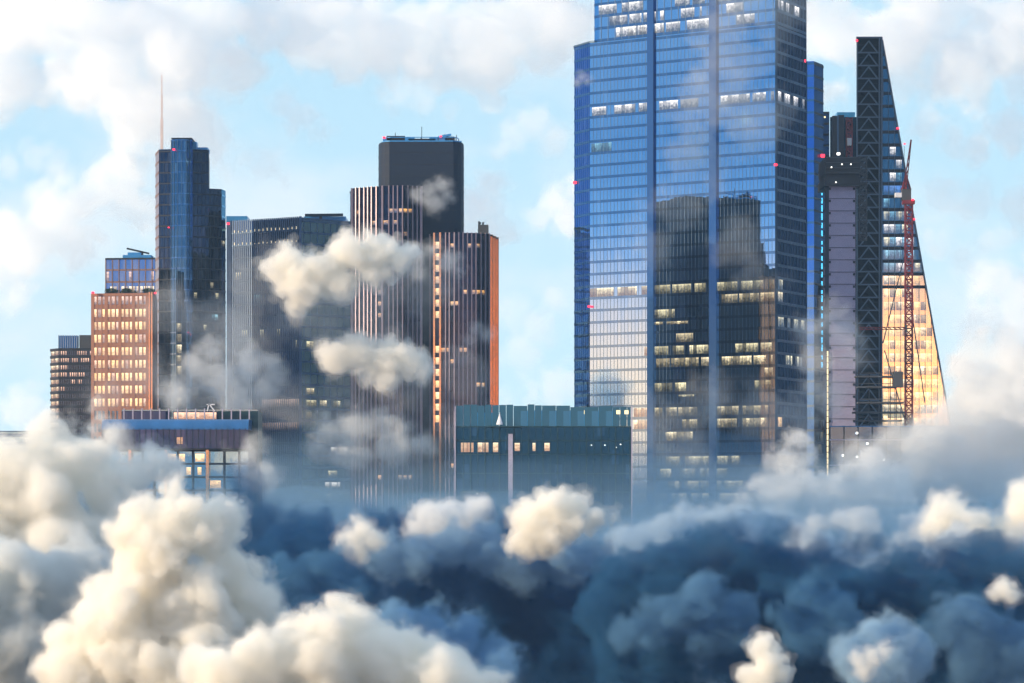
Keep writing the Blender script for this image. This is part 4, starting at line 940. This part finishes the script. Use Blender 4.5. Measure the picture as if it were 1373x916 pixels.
cloud('faint grey wisp at the top corner of the right ribbed wing', [(560, 345, 14), (578, 340, 14), (600, 350, 16), (615, 360, 10), (560, 365, 12)], 878, .16, GREY, shells=THIN, rough=1.9)
cloud('faint wisp near the right edge of the ribbed tower', [(640, 442, 10), (652, 450, 12), (630, 456, 9)], 878, .16, GREY, shells=THIN, rough=1.9)
cloud('faint veil of cloud before the middle of the tall blue skyscraper', [(905, 262, 22), (930, 250, 24), (955, 262, 18), (925, 285, 22), (890, 280, 24), (990, 330, 34), (1010, 370, 28), (870, 330, 30), (940, 220, 34)], 950, .026, GREY, shells=THIN, rough=2.4)
cloud('white veil over the top of the tall blue skyscraper', [(985, 18, 34), (1015, 10, 34), (960, 30, 24), (1035, 45, 28), (1005, 80, 26), (970, 80, 40), (1050, 15, 34), (960, 130, 44), (1010, 170, 40), (930, 180, 30)], 950, .036, shells=THIN, rough=2.4)
cloud('tiny wisp at the left edge of the tall blue skyscraper', [(780, 104, 7), (787, 108, 6), (774, 110, 6)], 960, .28, shells=THIN)
cloud('dark grey veil against the right flank of the tall blue skyscraper', [(1085, 445, 24), (1110, 425, 22), (1130, 450, 26), (1095, 480, 26), (1140, 480, 20), (1110, 530, 30), (1075, 560, 24)], 930, .09, GREY, shells=THIN, rough=1.8)
cloud('thin pale cloud before the foot of the wedge skyscraper', [(1200, 600, 34), (1240, 585, 30), (1180, 630, 34), (1225, 635, 36), (1265, 570, 26), (1150, 610, 24)], 860, .14, WHITE, shells=THIN, rough=1.8)
cloud('thin pale cloud in front of the barrel eaved block', [(155, 585, 18), (165, 610, 20), (200, 618, 22), (225, 625, 20), (180, 640, 24), (330, 615, 22), (350, 640, 24), (340, 600, 14)], 800, .18, WHITE, shells=THIN, rough=1.7)

cloud('thin broad veil of cloud across the slate tower and the ribbed tower', [(350, 380, 40), (420, 430, 46), (500, 420, 50), (570, 400, 44), (540, 530, 50), (460, 560, 50), (380, 540, 46), (620, 500, 40), (330, 470, 40), (600, 600, 50), (500, 640, 50)], 855, .018, shells=THIN, rough=2.4)
cloud('thin veil of cloud before the granite block and the slim navy tower', [(230, 420, 34), (270, 450, 36), (190, 500, 34), (250, 520, 40), (300, 440, 30), (140, 530, 30)], 900, .030, GREY, shells=THIN, rough=2.3)
cloud('thin veil of cloud across the lower half of the tall blue skyscraper', [(880, 560, 44), (950, 540, 46), (1010, 560, 44), (920, 620, 46), (1000, 640, 46), (850, 650, 40)], 930, .026, GREY, shells=THIN, rough=2.4)
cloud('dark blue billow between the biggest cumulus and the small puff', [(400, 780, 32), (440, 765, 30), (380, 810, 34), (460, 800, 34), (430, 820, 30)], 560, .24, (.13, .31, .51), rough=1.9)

# low mist that swallows the feet of the towers
def mist(front_px, top_px, Y0, Y1, x0p, x1p, dens, col, seed, amp):
    rng = np.random.default_rng(seed); nx, ny = 60, 10
    V = []; Fs = []
    xs_ = np.linspace(xat(x0p, Y1), xat(x1p, Y1), nx); ysn = np.linspace(Y0, Y1, ny)
    h_ = fbm((nx, ny, 3), 7, 3, rng)[:, :, 0]
    for j in range(ny):
        for i in range(nx): V.append((xs_[i]*ysn[j]/Y1, ysn[j], zat(front_px, 850)+(zat(top_px, 850)-zat(front_px, 850))*(j/(ny-1))**.8+h_[i, j]*amp))
    n0 = len(V)
    for j in range(ny):
        for i in range(nx): V.append((xs_[i]*ysn[j]/Y1, ysn[j], .5))
    for j in range(ny-1):
        for i in range(nx-1):
            a = j*nx+i; Fs.append((a, a+1, a+nx+1, a+nx)); Fs.append((n0+a+nx, n0+a+nx+1, n0+a+1, n0+a))
    for i in range(nx-1):
        Fs.append((i+1, i, n0+i, n0+i+1)); a = (ny-1)*nx+i; Fs.append((a, a+1, n0+a+1, n0+a))
    for j in range(ny-1):
        a = j*nx; Fs.append((a, a+nx, n0+a+nx, n0+a)); a = j*nx+nx-1; Fs.append((a+nx, a, n0+a, n0+a+nx))
    return setting(mesh('mist', V, Fs, None, mist_mat(col, dens)), 'stuff')
mist(726, 620, 700, 792, -150, 1500, .009, (.30, .50, .68), 21, 3)
mist(745, 672, 705, 794, -160, 1510, .030, (.25, .45, .64), 22, 3)
mist(735, 560, 710, 1000, -180, 1520, .0042, (.34, .54, .72), 23, 4)
mist(750, 650, 715, 1010, -190, 1530, .012, (.26, .46, .66), 24, 4)
# sea of cloud added behind the towers to bounce light onto the far clouds
rng_ = np.random.default_rng(77); nd = 90
hd = fbm((nd, nd, 3), 5, 4, rng_)[:, :, 0]
Vd = [(-9000+18000*i/(nd-1), 1600+13000*(j/(nd-1))**1.5, 78+14*hd[i, j]) for j in range(nd) for i in range(nd)]
Vd += [(v[0], v[1], 1.) for v in Vd]; n2 = nd*nd; Fd = []
for j in range(nd-1):
    for i in range(nd-1): a_ = j*nd+i; Fd += [(a_, a_+1, a_+nd+1, a_+nd), (n2+a_+nd, n2+a_+nd+1, n2+a_+1, n2+a_)]
for i in range(nd-1): b_ = (nd-1)*nd+i; Fd += [(i+1, i, n2+i, n2+i+1), (b_, b_+1, n2+b_+1, n2+b_)]
for j in range(nd-1): a_ = j*nd; b_ = a_+nd-1; Fd += [(a_, a_+nd, n2+a_+nd, n2+a_), (b_+nd, b_, n2+b_, n2+b_+nd)]
setting(mesh('bounce_cloud_deck', Vd, Fd, None, mist_mat((.99, .985, .975), .05)), 'stuff')

# far cumulus in the sky
FAR = ((-2.6, 'core', .7), (-.4, 'edge', .4), (1.6, 'wisp', .12))
def far(label, bl, Y=5200, dens=.36): cloud(label, bl, Y, dens*.42, SKYW, FAR, 2.6, 2.1, 2, group='cumulus in the sky', pad=8)
far('broad white cumulus filling the sky above the mast', [(150, 90, 80), (230, 60, 90), (210, 140, 70), (300, 90, 60), (110, 40, 60), (270, 170, 50), (60, 20, 60)])
far('white cumulus at the top left corner', [(20, 70, 50), (-10, 100, 60), (60, 110, 40), (20, 20, 40), (100, 120, 30)], 5600)
far('long white cumulus along the top edge left of the skyscraper', [(420, 40, 60), (500, 60, 60), (560, 50, 60), (640, 60, 70), (720, 20, 70), (470, 90, 34), (600, 100, 30), (650, 110, 26), (360, 20, 50)])
far('small slanting cumulus in the sky between the two towers', [(385, 140, 22), (405, 160, 24), (425, 180, 20), (395, 170, 18)], 5800, .3)
far('billowing cumulus behind the granite block and left of the navy tower', [(170, 235, 34), (140, 260, 36), (110, 270, 30), (70, 290, 40), (40, 330, 44), (100, 330, 34), (90, 240, 16), (190, 280, 30)])
far('low cumulus at the left edge above the horizon', [(20, 400, 30), (5, 350, 40), (45, 545, 24), (20, 560, 30), (60, 550, 20)], 5600, .32)
far('upright cumulus between the ribbed tower and the tall skyscraper', [(640, 275, 34), (660, 310, 30), (630, 320, 30), (650, 250, 22)], 5400)
far('bright cumulus touching the left edge of the tall skyscraper', [(745, 275, 24), (760, 290, 30), (730, 295, 18), (780, 260, 26)], 5000, .5)
far('faint low cumulus just above the teal block', [(740, 520, 28), (710, 530, 24), (770, 515, 26), (680, 540, 20)], 5400, .22)
far('wide cumulus at the top right corner behind the wedge', [(1120, 40, 50), (1200, 60, 60), (1290, 80, 60), (1350, 60, 60), (1240, 20, 60), (1310, 120, 34), (1110, 130, 26)], 5300)
far('cumulus in the right sky beside the top half of the wedge', [(1245, 175, 22), (1275, 185, 24), (1310, 195, 26), (1350, 180, 30), (1370, 110, 30)], 5500, .32)
far('faint flat cumulus near the right edge at mid height', [(1270, 260, 22), (1310, 275, 30), (1360, 280, 34), (1390, 290, 30)], 5600, .22)
far('cumulus at the right edge above the glowing cloud', [(1340, 380, 30), (1373, 400, 40), (1310, 440, 22), (1370, 450, 36)], 5300, .3)
far('small cumulus above the slate tower', [(330, 210, 20), (355, 222, 24), (300, 230, 18), (380, 240, 14)], 5900, .2)
far('cumulus tuft above the ribbed tower', [(540, 120, 22), (570, 132, 24), (600, 150, 18), (520, 140, 16)], 5900, .2)
far('cumulus in the gap left of the tall skyscraper', [(690, 180, 24), (715, 165, 28), (740, 185, 24), (670, 200, 16)], 5900, .22)
far('long thin cumulus under the mast at the left', [(40, 210, 24), (10, 220, 24), (75, 225, 18), (-15, 240, 20)], 5900, .22)
far('cumulus low between the ribbed tower and the teal block', [(690, 420, 26), (720, 440, 30), (700, 470, 28), (745, 400, 20)], 5900, .18)
far('cumulus right of the wedge at its middle', [(1260, 330, 22), (1290, 345, 26), (1320, 330, 22), (1345, 320, 18)], 5900, .18)

# thin blue air between the camera and the towers
setting(boxes('haze', [(-700, 700, -60, 1560, -1, 480)], None, mist_mat((.42, .68, .98), .00007)), 'stuff')
